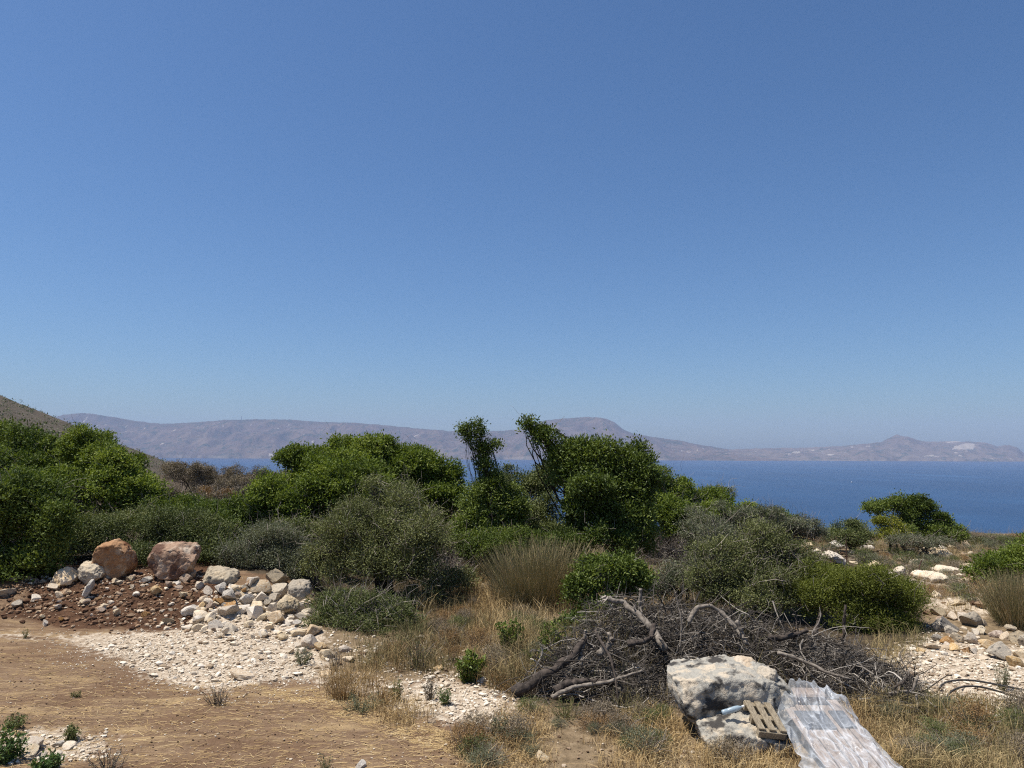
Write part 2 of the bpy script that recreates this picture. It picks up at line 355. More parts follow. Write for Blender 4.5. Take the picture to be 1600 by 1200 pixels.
g = link('ground', mesh_from('ground', Vg, Fg, ground_mat(), True, None, am)); tag(g, kind='structure')

# ------------------------------------------------------------------ sea
m, n, o = mat('sea_water'); v = pos_vec(n)
mp = nd(n, 'ShaderNodeMapping'); mp.inputs['Scale'].default_value = (.0022, .0007, 1); n.links.new(v, mp.inputs[0])
str_ = ntex(n, 1.0, 5, .6, mp.outputs[0])
w1 = ntex(n, .09, 6, .6, v)
b = bsdf(n, o, ramp(n, str_, [(.30, (.004, .028, .082)), (.55, (.007, .040, .108)), (.72, (.013, .060, .146))]), .28, .14, w1, .9, 2.2)
b.inputs['IOR'].default_value = 1.33
sv = np.array([[-16000, -4000, SEA], [16000, -4000, SEA], [16000, 21500, SEA], [-16000, 21500, SEA]])
tag(link('sea', mesh_from('sea', sv, np.array([[0, 1, 2, 3]]), m)), kind='structure')

# ------------------------------------------------------------------ far mountains across the bay
def hill_mat(name, lo, mid, hi, green, pale, sc):
    m, n, o = mat(name); v = pos_vec(n)
    a = ntex(n, sc, 6, .65, v, .5); b2 = ntex(n, sc * 5, 5, .7, v); g2 = ntex(n, sc * 2.3, 6, .7, v, .8)
    c = ramp(n, a, [(.3, lo), (.5, mid), (.72, hi)])
    c = mixc(n, ramp(n, g2, [(.50, (0, 0, 0)), (.62, (1, 1, 1))]), c, green)
    c = mixc(n, mth(n, 'MULTIPLY', ramp(n, b2, [(.62, (0, 0, 0)), (.72, (1, 1, 1))]), .55), c, pale)
    c = mixc(n, attr(n, 'pale'), c, (.46, .40, .33))
    c = mixc(n, attr(n, 'veg'), c, green)
    bsdf(n, o, c, .95, .05, b2, .5, 20); return m
def massif(name, ridge, Ds, depth, mt, seed, step=1.6, rows=64, amp=.27, pale=None, vegtop=0.0):
    rx = np.array([p[0] for p in ridge], float); ry = np.array([p[1] for p in ridge], float)
    px = np.arange(rx[0], rx[-1] + .1, step); py = np.interp(px, rx, ry)
    py = py - .8 * fbm(px * .09, px * 0 + seed, 4, seed) - .5 * fbm(px * .35, px * 0 + seed, 3, seed + 5)
    Yr = Ds + depth * (.75 + .5 * vn(px * .012, px * 0, seed + 3)); zr = PT(px, py, Yr)[:, 2]
    shore = Ds + 380 * fbm(px * .02, px * 0, 4, seed + 9)
    t = np.concatenate([np.linspace(0, 1, rows), np.linspace(1.06, 1.9, 14)])
    Tt, PXm = np.meshgrid(t, px, indexing='ij')
    Yv = shore + (Yr - shore) * np.minimum(Tt, 1) + np.maximum(Tt - 1, 0) * depth
    prof = np.where(Tt <= 1, .045 * np.minimum(Tt * 22, 1) + .955 * np.minimum(Tt, 1) ** .80, np.maximum(1 - (Tt - 1) * 1.25, -.1))
    Xv = (PXm - 800) / FPX * Yv
    hz = (zr - SEA)
    rv = 1 - np.abs(fbm(Xv / 900., Yv / 1900., 5, seed + 21)) * 2.2
    rv2 = fbm(Xv / 330., Yv / 420., 5, seed + 41)
    env = np.clip(Tt * (1 - Tt) * 4, 0, 1)
    Z = SEA - 3 + hz * prof + hz * amp * env * (rv - .55) + hz * amp * .6 * env * rv2
    Z = np.where(Tt >= .999, SEA - 3 + hz * prof, Z)
    V = np.stack([Xv, Yv, Z], -1).reshape(-1, 3); nr, nc = Tt.shape; ii = np.arange(nr * nc).reshape(nr, nc)
    F = np.stack([ii[:-1, :-1], ii[:-1, 1:], ii[1:, 1:], ii[1:, :-1]], -1).reshape(-1, 4)
    qx, qy = PIX(V); pa = np.zeros(len(V))
    jx = qx + 3 * fbm(V[:, 0] / 60, V[:, 1] / 200, 3, 77); jy = qy + .8 * fbm(V[:, 0] / 60, V[:, 1] / 200, 3, 78)
    for p in pale or []: pa = np.maximum(pa, inpoly(jx, jy, p) * .6)
    # a few pale hamlets high on the slopes
    ham = (vn(V[:, 0] / 85., V[:, 1] / 160., seed + 61) > .93) & (fbm(V[:, 0] / 1500., V[:, 1] / 900., 2, seed + 62) > .12)
    pa = np.maximum(pa, ham * .7)
    surf = (Tt < .03).reshape(-1) & (vn(V[:, 0] / 130., V[:, 1] * 0, seed + 63) > .45)
    pa = np.maximum(pa, surf * .22 * vn(V[:, 0] / 300., V[:, 1] * 0, seed + 64))
    vg = np.clip((Tt - .80) / .2, 0, 1).reshape(-1) * vegtop * (Tt.reshape(-1) < 1.2)
    o = link(name, mesh_from(name, V, F, mt, True, None, dict(pale=pa, veg=vg))); return tag(o, kind='structure')
HM1 = hill_mat('mountain_rock', (.066, .046, .034), (.108, .074, .052), (.165, .120, .082), (.028, .036, .020), (.23, .17, .12), .0016)
HM2 = hill_mat('headland_rock', (.090, .068, .054), (.130, .098, .074), (.185, .145, .110), (.050, .055, .038), (.26, .21, .165), .0016)
RIDGE1 = [(-260, 640), (-100, 660), (60, 655), (85, 651), (100, 648), (125, 645), (150, 647), (180, 652), (215, 658), (250, 662), (300, 660), (350, 656), (400, 655), (450, 655), (500, 659), (550, 660), (600, 664), (650, 669), (700, 673), (760, 674), (810, 671), (835, 661), (850, 657), (880, 654), (920, 651), (945, 653), (960, 660), (975, 671), (990, 677), (1020, 683), (1060, 688), (1090, 694), (1120, 699), (1150, 703), (1190, 709), (1225, 715), (1245, 721)]
RIDGE2 = [(1080, 718), (1110, 706), (1150, 701), (1200, 700), (1225, 700), (1260, 699), (1290, 698), (1320, 696), (1350, 693), (1375, 691), (1388, 684), (1400, 679), (1415, 682), (1430, 686), (1445, 690), (1480, 689), (1520, 690), (1540, 692), (1555, 697), (1575, 695), (1588, 699), (1596, 707), (1606, 713), (1625, 716), (1640, 720)]
massif('mountain', RIDGE1, 15200, 2600, HM1, 3, vegtop=.45)
massif('headland', RIDGE2, 15800, 2300, HM2, 8, pale=[[(1488, 702), (1492, 697), (1510, 692), (1524, 694), (1521, 702)], [(1443, 713), (1455, 711), (1470, 714)], [(1478, 690), (1500, 689), (1500, 691), (1480, 692)], [(1238, 706), (1250, 705), (1250, 708), (1238, 708)]])

# ------------------------------------------------------------------ near hillside at the left
HR = [(-420, 520), (-200, 565), (0, 618), (30, 631), (60, 642), (100, 657), (115, 664), (150, 681), (205, 699), (240, 712), (280, 727), (310, 737), (345, 748), (400, 765), (470, 800)]
hx = np.array([p[0] for p in HR], float); hy = np.array([p[1] for p in HR], float)
px = np.arange(-420, 470, 4.0); py = np.interp(px, hx, hy) - 1.2 * fbm(px * .05, px * 0, 4, 71)
tt = np.concatenate([np.linspace(-.34, -.03, 10), np.linspace(0, 1.5, 60)]); Tm, Pm = np.meshgrid(tt, px, indexing='ij')
Yf, Yr = 210., 430.
zf = PT(px, np.interp(px, hx, hy) + 70, px * 0 + Yf)[:, 2]; zr = PT(px, py, px * 0 + Yr)[:, 2]
Yv = Yf + (Yr - Yf) * Tm; Xv = (Pm - 800) / FPX * Yv
Z = np.where(Tm <= 1, zf + (zr - zf) * np.maximum(Tm, 0) + np.minimum(Tm, 0) * 130, zr - (Tm - 1) * 160) + 2.2 * fbm(Xv / 22, Yv / 22, 4, 72) * np.clip((1 - np.abs(Tm - .5) * 2), 0, 1) - 0
ii = np.arange(Tm.size).reshape(Tm.shape)
Fh = np.stack([ii[:-1, :-1], ii[:-1, 1:], ii[1:, 1:], ii[1:, :-1]], -1).reshape(-1, 4)
Vh = np.stack([Xv, Yv, Z], -1).reshape(-1, 3)
m, n, o = mat('hillside_scrub_soil'); v = pos_vec(n)
a = ntex(n, .12, 6, .7, v); b2 = ntex(n, .5, 5, .7, v)
c = ramp(n, a, [(.3, (.070, .056, .042)), (.55, (.110, .089, .070)), (.75, (.165, .138, .110))])
c = mixc(n, ramp(n, b2, [(.52, (0, 0, 0)), (.60, (1, 1, 1))]), c, (.050, .050, .027))
bsdf(n, o, c, .95, .05, b2, .8, .8)
tag(link('hillside', mesh_from('hillside', Vh, Fh, m, True)), kind='structure')

# ------------------------------------------------------------------ leaves, crowns, twig bushes
def leafq(P, D, N, L, Wd):
    Sd = norm(np.cross(D, N)); U = np.cross(Sd, D)
    L = L[:, None]; Wd = Wd[:, None]
    V = np.stack([P, P + D * L * .45 + Sd * Wd * .5 + U * L * .06, P + D * L, P + D * L * .45 - Sd * Wd * .5 + U * L * .06], 1)
    return V.reshape(-1, 3), np.arange(len(P) * 4).reshape(-1, 4)
def crown(blobs, dens, L, Wd, rg, nper=14, puff=.36, cr=.075, inner=.22, up=.25, back=.5, ground=True, lift=.04):
    """blobs [(centre, radii)]; returns leaf verts, quads, tint, clump centres, outward directions"""
    C = np.array([b[0] for b in blobs]); Rr = np.array([b[1] for b in blobs])
    sa = 4 * math.pi * ((Rr[:, 0] * Rr[:, 1]) ** 1.6 + (Rr[:, 0] * Rr[:, 2]) ** 1.6 + (Rr[:, 1] * Rr[:, 2]) ** 1.6) ** (1 / 1.6) / 3 ** (1 / 1.6) + .25
    ncl = max(8, int(dens * sa.sum() / nper))
    # puffs
    npf = np.maximum(6, (sa * 3.2 / (puff / .36) ** 2 / np.maximum(Rr.min(1), .25) ** 2).astype(int))
    npf = np.minimum(npf, 90)
    bi = np.repeat(np.arange(len(C)), npf)
    d = norm(rg.normal(size=(len(bi), 3))); d[:, 2] = np.where(d[:, 2] < -.5, -d[:, 2], d[:, 2])
    pc = C[bi] + d * Rr[bi] * rg.uniform(.70, .95, (len(bi), 1)); pr = puff * Rr[bi].min(1) * rg.uniform(.5, 1.3, len(bi))
    mp = np.bincount(bi, pr ** 2) / npf; w = pr ** 2 / mp[bi] * (sa / npf)[bi]; w = w / w.sum()
    k = rg.choice(len(bi), int(ncl * 1.7), p=w)
    dd = norm(rg.normal(size=(len(k), 3))); dd[:, 2] = np.where(rg.random(len(k)) < .62, np.abs(dd[:, 2]), dd[:, 2]); c = pc[k] + dd * pr[k][:, None] * rg.random((len(k), 1)) ** .45
    out = norm(dd + .7 * d[k]); ptint = rg.random(len(bi))[k]
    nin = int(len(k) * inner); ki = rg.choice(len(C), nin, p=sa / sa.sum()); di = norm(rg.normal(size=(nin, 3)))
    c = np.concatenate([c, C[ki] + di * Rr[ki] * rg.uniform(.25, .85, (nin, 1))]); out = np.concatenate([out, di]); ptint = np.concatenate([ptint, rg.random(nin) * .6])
    mr = Rr.min(1).mean(); c = c + out * ((rg.random(len(c)) < .08) * rg.uniform(0, .26, len(c)) * min(mr, 1.0))[:, None]
    c = c + mr * .16 * np.stack([fbm(c[:, 0] * 1.9 + c[:, 1], c[:, 2] * 1.9 + j * 7.7, 2, 11 + j) for j in range(3)], 1)
    keep = (rg.random(len(c)) > back * (out[:, 1] > .35))
    if ground: keep &= c[:, 2] > H(c[:, 0], c[:, 1]) + lift
    c = c[keep]; out = out[keep]; ptint = ptint[keep]
    sel = rg.permutation(len(c))[:ncl]; c = c[sel]; out = out[sel]; ptint = ptint[sel]
    n = len(c) * nper; ci = np.repeat(np.arange(len(c)), nper)
    P = c[ci] + rg.normal(size=(n, 3)) * cr * np.array([1, 1, .75])
    D = norm(out[ci] * .7 + rg.normal(size=(n, 3)) * .65 + np.array([0, 0, up]))
    N = norm(rg.normal(size=(n, 3)) * .34 + np.array([0, 0, .55]) + out[ci] * .75)
    sc = rg.uniform(.65, 1.3, n)
    V, F = leafq(P, D, N, L * sc, Wd * sc)
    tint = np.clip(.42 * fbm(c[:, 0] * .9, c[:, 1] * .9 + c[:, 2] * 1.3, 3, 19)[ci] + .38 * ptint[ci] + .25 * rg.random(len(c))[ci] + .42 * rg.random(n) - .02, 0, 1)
    return V, F, tint, c, out
def pblobs(bl):
    out = []
    for b in bl:
        px, py, rx, ry, Y = b[:5]; dr = b[5] if len(b) > 5 else .85
        out.append((PT(px, py, Y), np.array([rx * Y / FPX, max(rx, ry * .8) * dr * Y / FPX, ry * Y / FPX])))
    return out
def lumpy(bl, rg, k=.44, per=6):
    out = []
    for c, r in bl:
        n = per if r.min() > .45 else (3 if r.min() > .28 else 1)
        if n == 1: out.append((c, r)); continue
        out.append((c - np.array([0, 0, r[2] * .10]), r * .76))
        for j in range(n):
            d = norm(rg.normal(size=3)); d[2] = abs(d[2]) if rg.random() < .6 else d[2]; q = k * rg.uniform(.62, 1.25)
            out.append((c + d * r * (1.04 - q * .85), np.maximum(r * q, r.min() * q * .9) * rg.uniform(.85, 1.15, 3)))
    return out
def airy(bl, rg, n):
    """many small leaf masses spread through the crown, with gaps between them"""
    w = np.array([r.prod() for c, r in bl]) ** .8; k = rg.choice(len(bl), n, p=w / w.sum()); out = []
    for i in k:
        c, r = bl[i]; d = norm(rg.normal(size=3)); q = rg.uniform(.14, .30) * (r.min() + .35)
        out.append((c + d * np.maximum(r - q * .6, .05) * rg.uniform(.25, 1.0) ** .6, q * np.array([1.25, 1.15, .75]) * rg.uniform(.8, 1.25, 3)))
    return out
def limbs(base, blobs, cl, rg, r0, ntrunk=3, ntw=260, spread=.25, forkh=.35):
    """trunks from the base into each blob, then twigs to leaf clumps"""
    A = Acc(); base = np.asarray(base)
    C = np.array([b[0] for b in blobs]); Rr = np.array([b[1] for b in blobs])
    nl = max(ntrunk, len(C)); ti = np.arange(nl) % len(C)
    st = base + rg.normal(size=(nl, 3)) * np.array([spread, spread, 0]); st[:, 2] = H(st[:, 0], st[:, 1]) - .08
    en = C[ti] + rg.normal(size=(nl, 3)) * Rr[ti] * .14
    Cm = (C * (Rr.prod(1) ** .67)[:, None]).sum(0) / (Rr.prod(1) ** .67).sum(); t_ = np.linspace(0, 1, 9)[None, :, None]; ctl = st + (Cm - st) * .92
    P = curvy(st, en, 9, rg, .03); P = P - (st[:, None] * (1 - t_) + en[:, None] * t_) + st[:, None] * (1 - t_) ** 2 + 2 * t_ * (1 - t_) * ctl[:, None] + en[:, None] * t_ ** 2; rad = r0 * rg.uniform(.65, 1.1, (nl, 1)) * np.linspace(1, .28, 9)[None]
    V, F = tubes(P, rad, 6); A.add(V, F, rg.random())
    # secondary
    n2 = nl * 7; li = rg.integers(0, nl, n2); kk = rg.integers(3, 9, n2); s2 = P[li, kk]
    dirn = norm(rg.normal(size=(n2, 3)) + np.array([0, 0, .25])); e2 = C[ti[li]] + dirn * Rr[ti[li]] * .45
    P2 = curvy(s2, e2, 7, rg, .045); r2 = r0 * .30 * rg.uniform(.6, 1.1, (n2, 1)) * np.linspace(1, .3, 7)[None]
    V, F = tubes(P2, r2, 5); A.add(V, F, .4)
    if ntw and len(cl):
        q = cl[rg.permutation(len(cl))[:ntw]]; allp = np.concatenate([P2.reshape(-1, 3), P[:, 3:].reshape(-1, 3)])
        near = np.array([np.argmin(((allp - x) ** 2).sum(1)) for x in q])
        P3 = curvy(allp[near], q, 5, rg, .08); r3 = .007 * rg.uniform(.6, 1.3, (len(q), 1)) * np.linspace(1, .35, 5)[None]
        V, F = tubes(P3, r3, 3); A.add(V, F, .7)
    return A.get()
def shrub(name, label, cat, base_px, bl, leaf, dens, L, Wd, seed, r0=.05, ntrunk=4, ntw=200, bark='bark', group=None, parts=('foliage', 'stem'), base=None, twigs=0, spread=.25, open_crown=0, **kw):
    rg = rng_(seed); blobs = pblobs(bl)
    if open_crown: blobs = airy(blobs, rg, open_crown)
    b = np.array(base) if base is not None else G(*base_px)
    t = thing(name, label, cat, b, group)
    V, F, ti, cl, out = crown(blobs if open_crown else lumpy(blobs, rg), dens * 1.08, L * 1.2, Wd * 1.2, rg, **kw)
    part(parts[0], V, F, M[leaf], t, fattr={'tint': ti})
    V, F, _ = limbs(b, blobs, cl, rg, r0, ntrunk, ntw, spread)
    part(parts[1], V, F, M[bark], t)
    twigs = twigs or min(110, len(cl) // 14)
    if twigs:
        q = rg.permutation(len(cl))[:twigs]; e = cl[q] + norm(out[q] + np.array([0, 0, .5]) + rg.normal(size=(len(q), 3)) * .4) * (.10 + .62 * rg.random((len(q), 1)) ** 2.2)
        P = curvy(cl[q] - out[q] * .25, e, 5, rg, .10); V, F = tubes(P, .0048 * rg.uniform(.6, 1.5, (len(q), 1)) * np.linspace(1, .4, 5)[None], 3)
        tag(part('dry_twig', V, F, M['twig_pale'], t, fattr={'tint': np.repeat(rg.random(len(q)), 12)}), kind='stuff')
    return t
def twig_bush_geo(base, rx, ry, rz, n1, n2, n3, rg, r0=.012, fan=1.0):
    A = Acc(); b = np.asarray(base)
    d = norm(np.stack([rg.normal(size=n1) * fan, rg.normal(size=n1) * fan, np.abs(rg.normal(size=n1)) * .8 + .35], 1))
    s = b + rg.normal(size=(n1, 3)) * np.array([rx, ry, 0]) * .28; s[:, 2] = H(s[:, 0], s[:, 1]) - .03
    e = s + d * np.array([rx, ry, rz]) * rg.uniform(.6, 1.05, (n1, 1))
    P1 = curvy(s, e, 7, rg, .07); V, F = tubes(P1, r0 * rg.uniform(.5, 1.1, (n1, 1)) * np.linspace(1, .35, 7)[None], 4); A.add(V, F, np.repeat(rg.random(n1) * .6, 24))
    def child(P, n, ln, r, K, sd):
        i = rg.integers(0, len(P), n); k = rg.integers(P.shape[1] // 3, P.shape[1], n); s = P[i, k]
        t = norm(P[i, k] - P[i, k - 1]); d = norm(t + rg.normal(size=(n, 3)) * .65 + np.array([0, 0, .1]))
        e = s + d * ln * rg.uniform(.5, 1.2, (n, 1)); Q = curvy(s, e, K, rg, .09)
        V, F = tubes(Q, r * rg.uniform(.6, 1.2, (n, 1)) * np.linspace(1, .45, K)[None], sd); A.add(V, F, np.repeat(np.clip(rg.normal(.55, .25, n), 0, 1), (K - 1) * sd)); return Q
    P2 = child(P1, n2, rz * .45, r0 * .5, 5, 3); child(P2, n3, rz * .25, r0 * .30, 4, 3)
    return A.get()
def twig_bush(name, label, cat, base_px, w_px, h_px, n, seed, matn='twig', r0=.012, base=None, group=None, leaf=None, ldens=0, fan=1.0, lname='foliage'):
    rg = rng_(seed); b = np.array(base) if base is not None else G(*base_px); s = b[1] / FPX
    rx = w_px * s / 2; rz = h_px * s
    V, F, a = twig_bush_geo(b, rx, rx * .8, rz, n, n * 7, n * 26, rg, r0, fan)
    if not leaf:
        o = link(name, mesh_from(name, V - b, F, M[matn], fattr={'tint': a}), loc=b); return tag(o, label, cat, group)
    t = thing(name, label, cat, b, group); part('stem', V, F, M[matn], t, fattr={'tint': a})
    V, F, ti, _, _ = crown([(b + np.array([0, 0, rz * .5]), np.array([rx * .95, rx * .8, rz * .52]))], ldens, .035, .014, rg, cr=.08, back=.2)
    part(lname, V, F, M[leaf], t, fattr={'tint': ti}); return t

# ------------------------------------------------------------------ shrubs and trees
TR = ('crown', 'trunk')
# left edge
shrub('lentisk_shrub', 'dark green leafy shrub at the left edge over the shaded foot of the red heap', 'shrub', (40, 925),
      [(10, 830, 75, 85, 15.4), (75, 855, 45, 62, 15.2), (40, 795, 62, 52, 15.8), (-45, 850, 70, 100, 15.6), (20, 895, 75, 45, 15.2)], 'lentisk', 900, .055, .026, 11, ntw=160, base=(-9.6, 15.4, .5))
shrub('lentisk_shrub', 'tall dark evergreen bush at the far left, reaching up below the bare hill slope', 'shrub', (40, 880),
      [(30, 722, 80, 50, 22), (-55, 712, 80, 58, 22), (90, 735, 60, 50, 21.5), (0, 770, 100, 60, 20.5)], 'lentisk', 640, .07, .034, 12, base=(-15, 22, .8))
shrub('lentisk_shrub', 'bright green rounded bush whose domed top cuts across the hill slope on the left', 'shrub', (190, 850),
      [(145, 706, 44, 38, 20.5), (178, 738, 52, 42, 20), (208, 790, 42, 40, 19.5), (160, 775, 85, 60, 19.2), (95, 790, 60, 55, 19)], 'lentisk_bright', 680, .065, .032, 13, base=(-10.6, 19.8, .6))
twig_bush('dead_bush', 'grey leafless bush poking through the green bushes at the left', 'dead shrub', None, 115, 100, 46, 14, 'twig_pale', .012, base=PT(92, 775, 18.9))
shrub('scrub_bush', 'low olive brown tangled bush behind the two red boulders', 'shrub', (200, 880),
      [(190, 835, 90, 42, 17.6), (270, 835, 75, 42, 17.8), (130, 850, 70, 40, 17.2), (330, 860, 60, 45, 17.2), (240, 868, 70, 30, 16.8)], 'mixed', 900, .045, .018, 15, base=(-9, 17.5, .6), twigs=260)
shrub('scrub_bush', 'dark green spreading bush behind the scrub between red boulders and white stone heap', 'shrub', (340, 840),
      [(300, 810, 70, 30, 19.5), (360, 830, 60, 42, 18.8), (250, 805, 50, 28, 19.4)], 'lentisk', 800, .05, .023, 16, base=(-8, 19.4, .5), twigs=120)
shrub('thorny_burnet', 'grey brown thorny bush just above the white stone heap', 'shrub', (430, 890),
      [(430, 860, 62, 45, 16.8), (385, 875, 45, 35, 16.5), (475, 880, 38, 36, 16.3)], 'greyolive', 1000, .035, .013, 17, base=(-5.6, 16.8, .4), twigs=520, nper=10, open_crown=70, puff=.5)
# central mass
shrub('lentisk_tree', 'broad domed green tree against the sea and mountains, left of centre', 'tree', (590, 850),
      [(500, 745, 62, 46, 21.5), (580, 730, 72, 42, 22), (655, 745, 62, 42, 22), (560, 780, 130, 60, 20.8), (690, 780, 42, 45, 21.5), (462, 722, 28, 28, 21.2), (485, 738, 50, 36, 21.7), (545, 722, 58, 34, 22), (615, 724, 58, 34, 22.2), (685, 758, 42, 32, 21.8)], 'lentisk_bright', 620, .07, .033, 21, r0=.08, parts=TR, base=(-4.0, 21.6, .3))
shrub('lentisk_shrub', 'bright green low lobed bush at the left foot of the domed tree', 'shrub', (430, 840),
      [(430, 790, 52, 42, 19.5), (395, 805, 36, 36, 19), (475, 800, 42, 48, 19.2)], 'lentisk_bright', 760, .062, .030, 22, base=(-6.4, 19.4, .3))
shrub('wild_olive', 'grey green twiggy tree in front of the domed tree, with a dark trunk', 'tree', (602, 935),
      [(600, 806, 74, 56, 16.6), (545, 842, 58, 56, 16.2), (658, 840, 54, 58, 16.4), (610, 850, 95, 60, 15.8), (520, 880, 52, 46, 15.8), (655, 885, 58, 42, 16), (590, 776, 42, 34, 17)], 'olive', 620, .040, .016, 23, r0=.042, parts=TR, twigs=900, nper=11, ntrunk=6, puff=.5, cr=.10, spread=.08, open_crown=120, inner=.35)
shrub('lentisk_tree', 'slender tree with a tufted top standing up from a bushy base, near the centre', 'tree', (775, 870),
      [(727, 673, 10, 9, 20), (742, 667, 11, 10, 20), (750, 680, 9, 9, 20), (734, 686, 10, 9, 20), (767, 697, 10, 8, 20), (758, 704, 8, 10, 20), (746, 702, 9, 12, 20), (752, 718, 11, 14, 20), (760, 738, 16, 17, 20), (766, 758, 22, 22, 20), (760, 790, 40, 36, 20), (745, 825, 48, 40, 19.8), (800, 800, 28, 40, 20.3), (775, 850, 50, 30, 19.6)],
      'carob', 800, .058, .028, 24, r0=.03, parts=TR, ntrunk=9, puff=.5, base=(-.3, 20.1, .15), spread=.10, inner=.2, cr=.08)
shrub('carob_tree', 'dark leafy tree with a horn of branches jutting at its upper left', 'tree', (880, 862),
      [(824, 666, 12, 10, 19), (838, 676, 15, 12, 19), (853, 690, 20, 16, 19), (876, 712, 30, 24, 19), (905, 730, 52, 40, 19), (965, 735, 55, 44, 19), (995, 765, 34, 52, 18.8), (940, 775, 70, 46, 18.6), (960, 815, 58, 36, 18.6), (912, 800, 28, 42, 19.2), (990, 825, 30, 34, 18.7)],
      'carob', 860, .066, .032, 25, r0=.11, parts=TR, ntrunk=12, puff=.40, cr=.09, spread=.22, inner=.35)
shrub('lentisk_shrub', 'yellowish green bush in the gap between the tufted tree and horned tree', 'shrub', (830, 855),
      [(838, 815, 46, 44, 21.5), (810, 765, 50, 36, 23), (855, 755, 46, 36, 23), (870, 840, 40, 30, 20.4), (780, 800, 50, 50, 22)], 'mixed', 700, .055, .025, 26, base=(.8, 21.6, .2), twigs=150)
shrub('lentisk_shrub', 'green bush hanging down beneath the right side of the dark horned tree', 'shrub', (975, 880),
      [(975, 850, 38, 30, 18.2), (1000, 840, 30, 34, 18.3), (935, 845, 24, 20, 17.8)], 'lentisk', 800, .055, .026, 27, base=(2.8, 18.2, 0))
shrub('lentisk_shrub', 'long low green bush sloping down against the sea behind the dark horned tree', 'shrub', (1070, 800),
      [(1050, 785, 50, 36, 27), (1100, 795, 50, 30, 27), (1150, 806, 40, 24, 27), (1010, 765, 44, 36, 26.5), (1200, 818, 44, 22, 26), (1090, 822, 70, 34, 25), (1160, 832, 60, 26, 24.5), (1035, 815, 40, 40, 25)], 'lentisk_bright', 480, .075, .036, 28, base=(6.6, 27, -.4))
shrub('scrub_bush', 'dark twiggy plant on the skyline at the right end of the sloping green bush', 'shrub', (1135, 790), [(1130, 772, 22, 11, 28)], 'olive', 420, .06, .022, 29, base=(8.1, 28, -.4), twigs=60)
twig_bush('dead_bush', 'greyish brown bare bush right of the dark horned tree', 'dead shrub', None, 150, 95, 62, 30, 'twig_pale', .013, base=G(1060, 868), fan=1.2)
twig_bush('dead_bush', 'dark leafless bush in the shade below the grey brown bare bush', 'dead shrub', None, 110, 55, 44, 31, 'twig', .011, base=G(1040, 882))
twig_bush('dead_bush', 'reddish brown dead bush under the tufted tree', 'dead shrub', None, 70, 60, 60, 32, 'rust', .012, base=G(728, 885))
twig_bush('dead_bush', 'small grey bare bush against the green at the left of the tufted tree', 'dead shrub', None, 62, 60, 34, 33, 'twig_pale', .011, base=PT(700, 828, 18.4))
shrub('scrub_bush', 'olive bush filling the hollow between the lobed green bush and the twiggy tree', 'shrub', (480, 880),
      [(470, 850, 50, 34, 18), (520, 850, 40, 40, 18.2), (420, 840, 40, 26, 18.4)], 'mixed', 800, .045, .018, 34, base=(-4.9, 18.1, .2), twigs=160)
shrub('scrub_bush', 'dark olive bush behind the broom clump, under the horned tree', 'shrub', (830, 880),
      [(800, 860, 60, 30, 18.6), (870, 860, 60, 30, 18.4), (740, 860, 40, 30, 18.6)], 'lentisk', 700, .05, .022, 35, base=(.5, 18.5, 0))
shrub('scrub_bush', 'tawny olive scrub between the grey brown bare bush and the open tree', 'shrub', (1080, 930),
      [(1070, 905, 40, 30, 16.5), (1030, 925, 34, 24, 16), (1100, 880, 34, 30, 17.5)], 'greyolive', 750, .042, .016, 36, base=(4, 16.5, 0), twigs=260)
# right of centre
shrub('wild_olive', 'grey green open tree with a dark trunk behind the dead branch pile', 'tree', (1197, 960),
      [(1195, 850, 58, 40, 15.6), (1140, 880, 62, 55, 15.2), (1225, 885, 62, 55, 15.2), (1180, 920, 82, 45, 14.8), (1110, 910, 45, 45, 15), (1240, 930, 50, 38, 14.6)], 'olive', 620, .038, .015, 41, r0=.040, parts=TR, twigs=850, nper=11, ntrunk=6, puff=.5, cr=.10, spread=.08, open_crown=120, inner=.35)
shrub('bright_bush', 'bright yellow green dense bush right of the dead branch pile', 'shrub', (1350, 1005),
      [(1340, 930, 72, 48, 14.2), (1395, 950, 50, 48, 14), (1290, 935, 52, 42, 14.4), (1405, 985, 42, 26, 13.8), (1350, 970, 70, 34, 13.8), (1280, 905, 44, 30, 14.8)], 'bright', 2000, .036, .013, 42, base=(7.1, 14.3, -.05), nper=16, puff=.3, cr=.08)
shrub('dry_scrub', 'grey olive scrub rising behind the open tree with the dark trunk', 'shrub', (1180, 850),
      [(1120, 815, 50, 30, 22), (1185, 815, 55, 26, 22.5), (1240, 822, 45, 18, 23.5), (1100, 840, 50, 30, 20.5), (1270, 835, 30, 14, 24)], 'greyolive', 700, .045, .017, 43, base=(7.4, 22, -.3), twigs=600, nper=10, open_crown=80, puff=.5)
shrub('lentisk_shrub', 'small dark glossy bush right of the broom clump and left of the branch pile', 'shrub', (955, 975),
      [(955, 905, 50, 40, 14.6), (915, 930, 32, 36, 14.4), (995, 915, 30, 34, 14.6), (945, 955, 50, 25, 14.2), (900, 982, 26, 20, 13.2)], 'carob', 1250, .050, .026, 44, base=(1.95, 14.5, 0))
shrub('low_weed_bush', 'low rusty olive bush at the right edge of the white stone heap', 'shrub', (560, 990),
      [(540, 950, 52, 28, 14.2), (600, 960, 52, 30, 14), (515, 975, 38, 24, 13.8), (570, 985, 62, 22, 13.5), (640, 975, 38, 26, 13.9)], 'mixed', 900, .038, .014, 45, base=(-3.0, 13.9, 0), twigs=500, nper=10, open_crown=70, puff=.5)
shrub('scrub_bush', 'grey green bush in the shade to the right of the twiggy tree trunk', 'shrub', (690, 945),
      [(690, 915, 34, 26, 16.2), (720, 905, 28, 22, 16.6), (655, 935, 32, 20, 15.4)], 'olive', 900, .04, .016, 46, base=(-1.5, 16.1, 0), twigs=120)
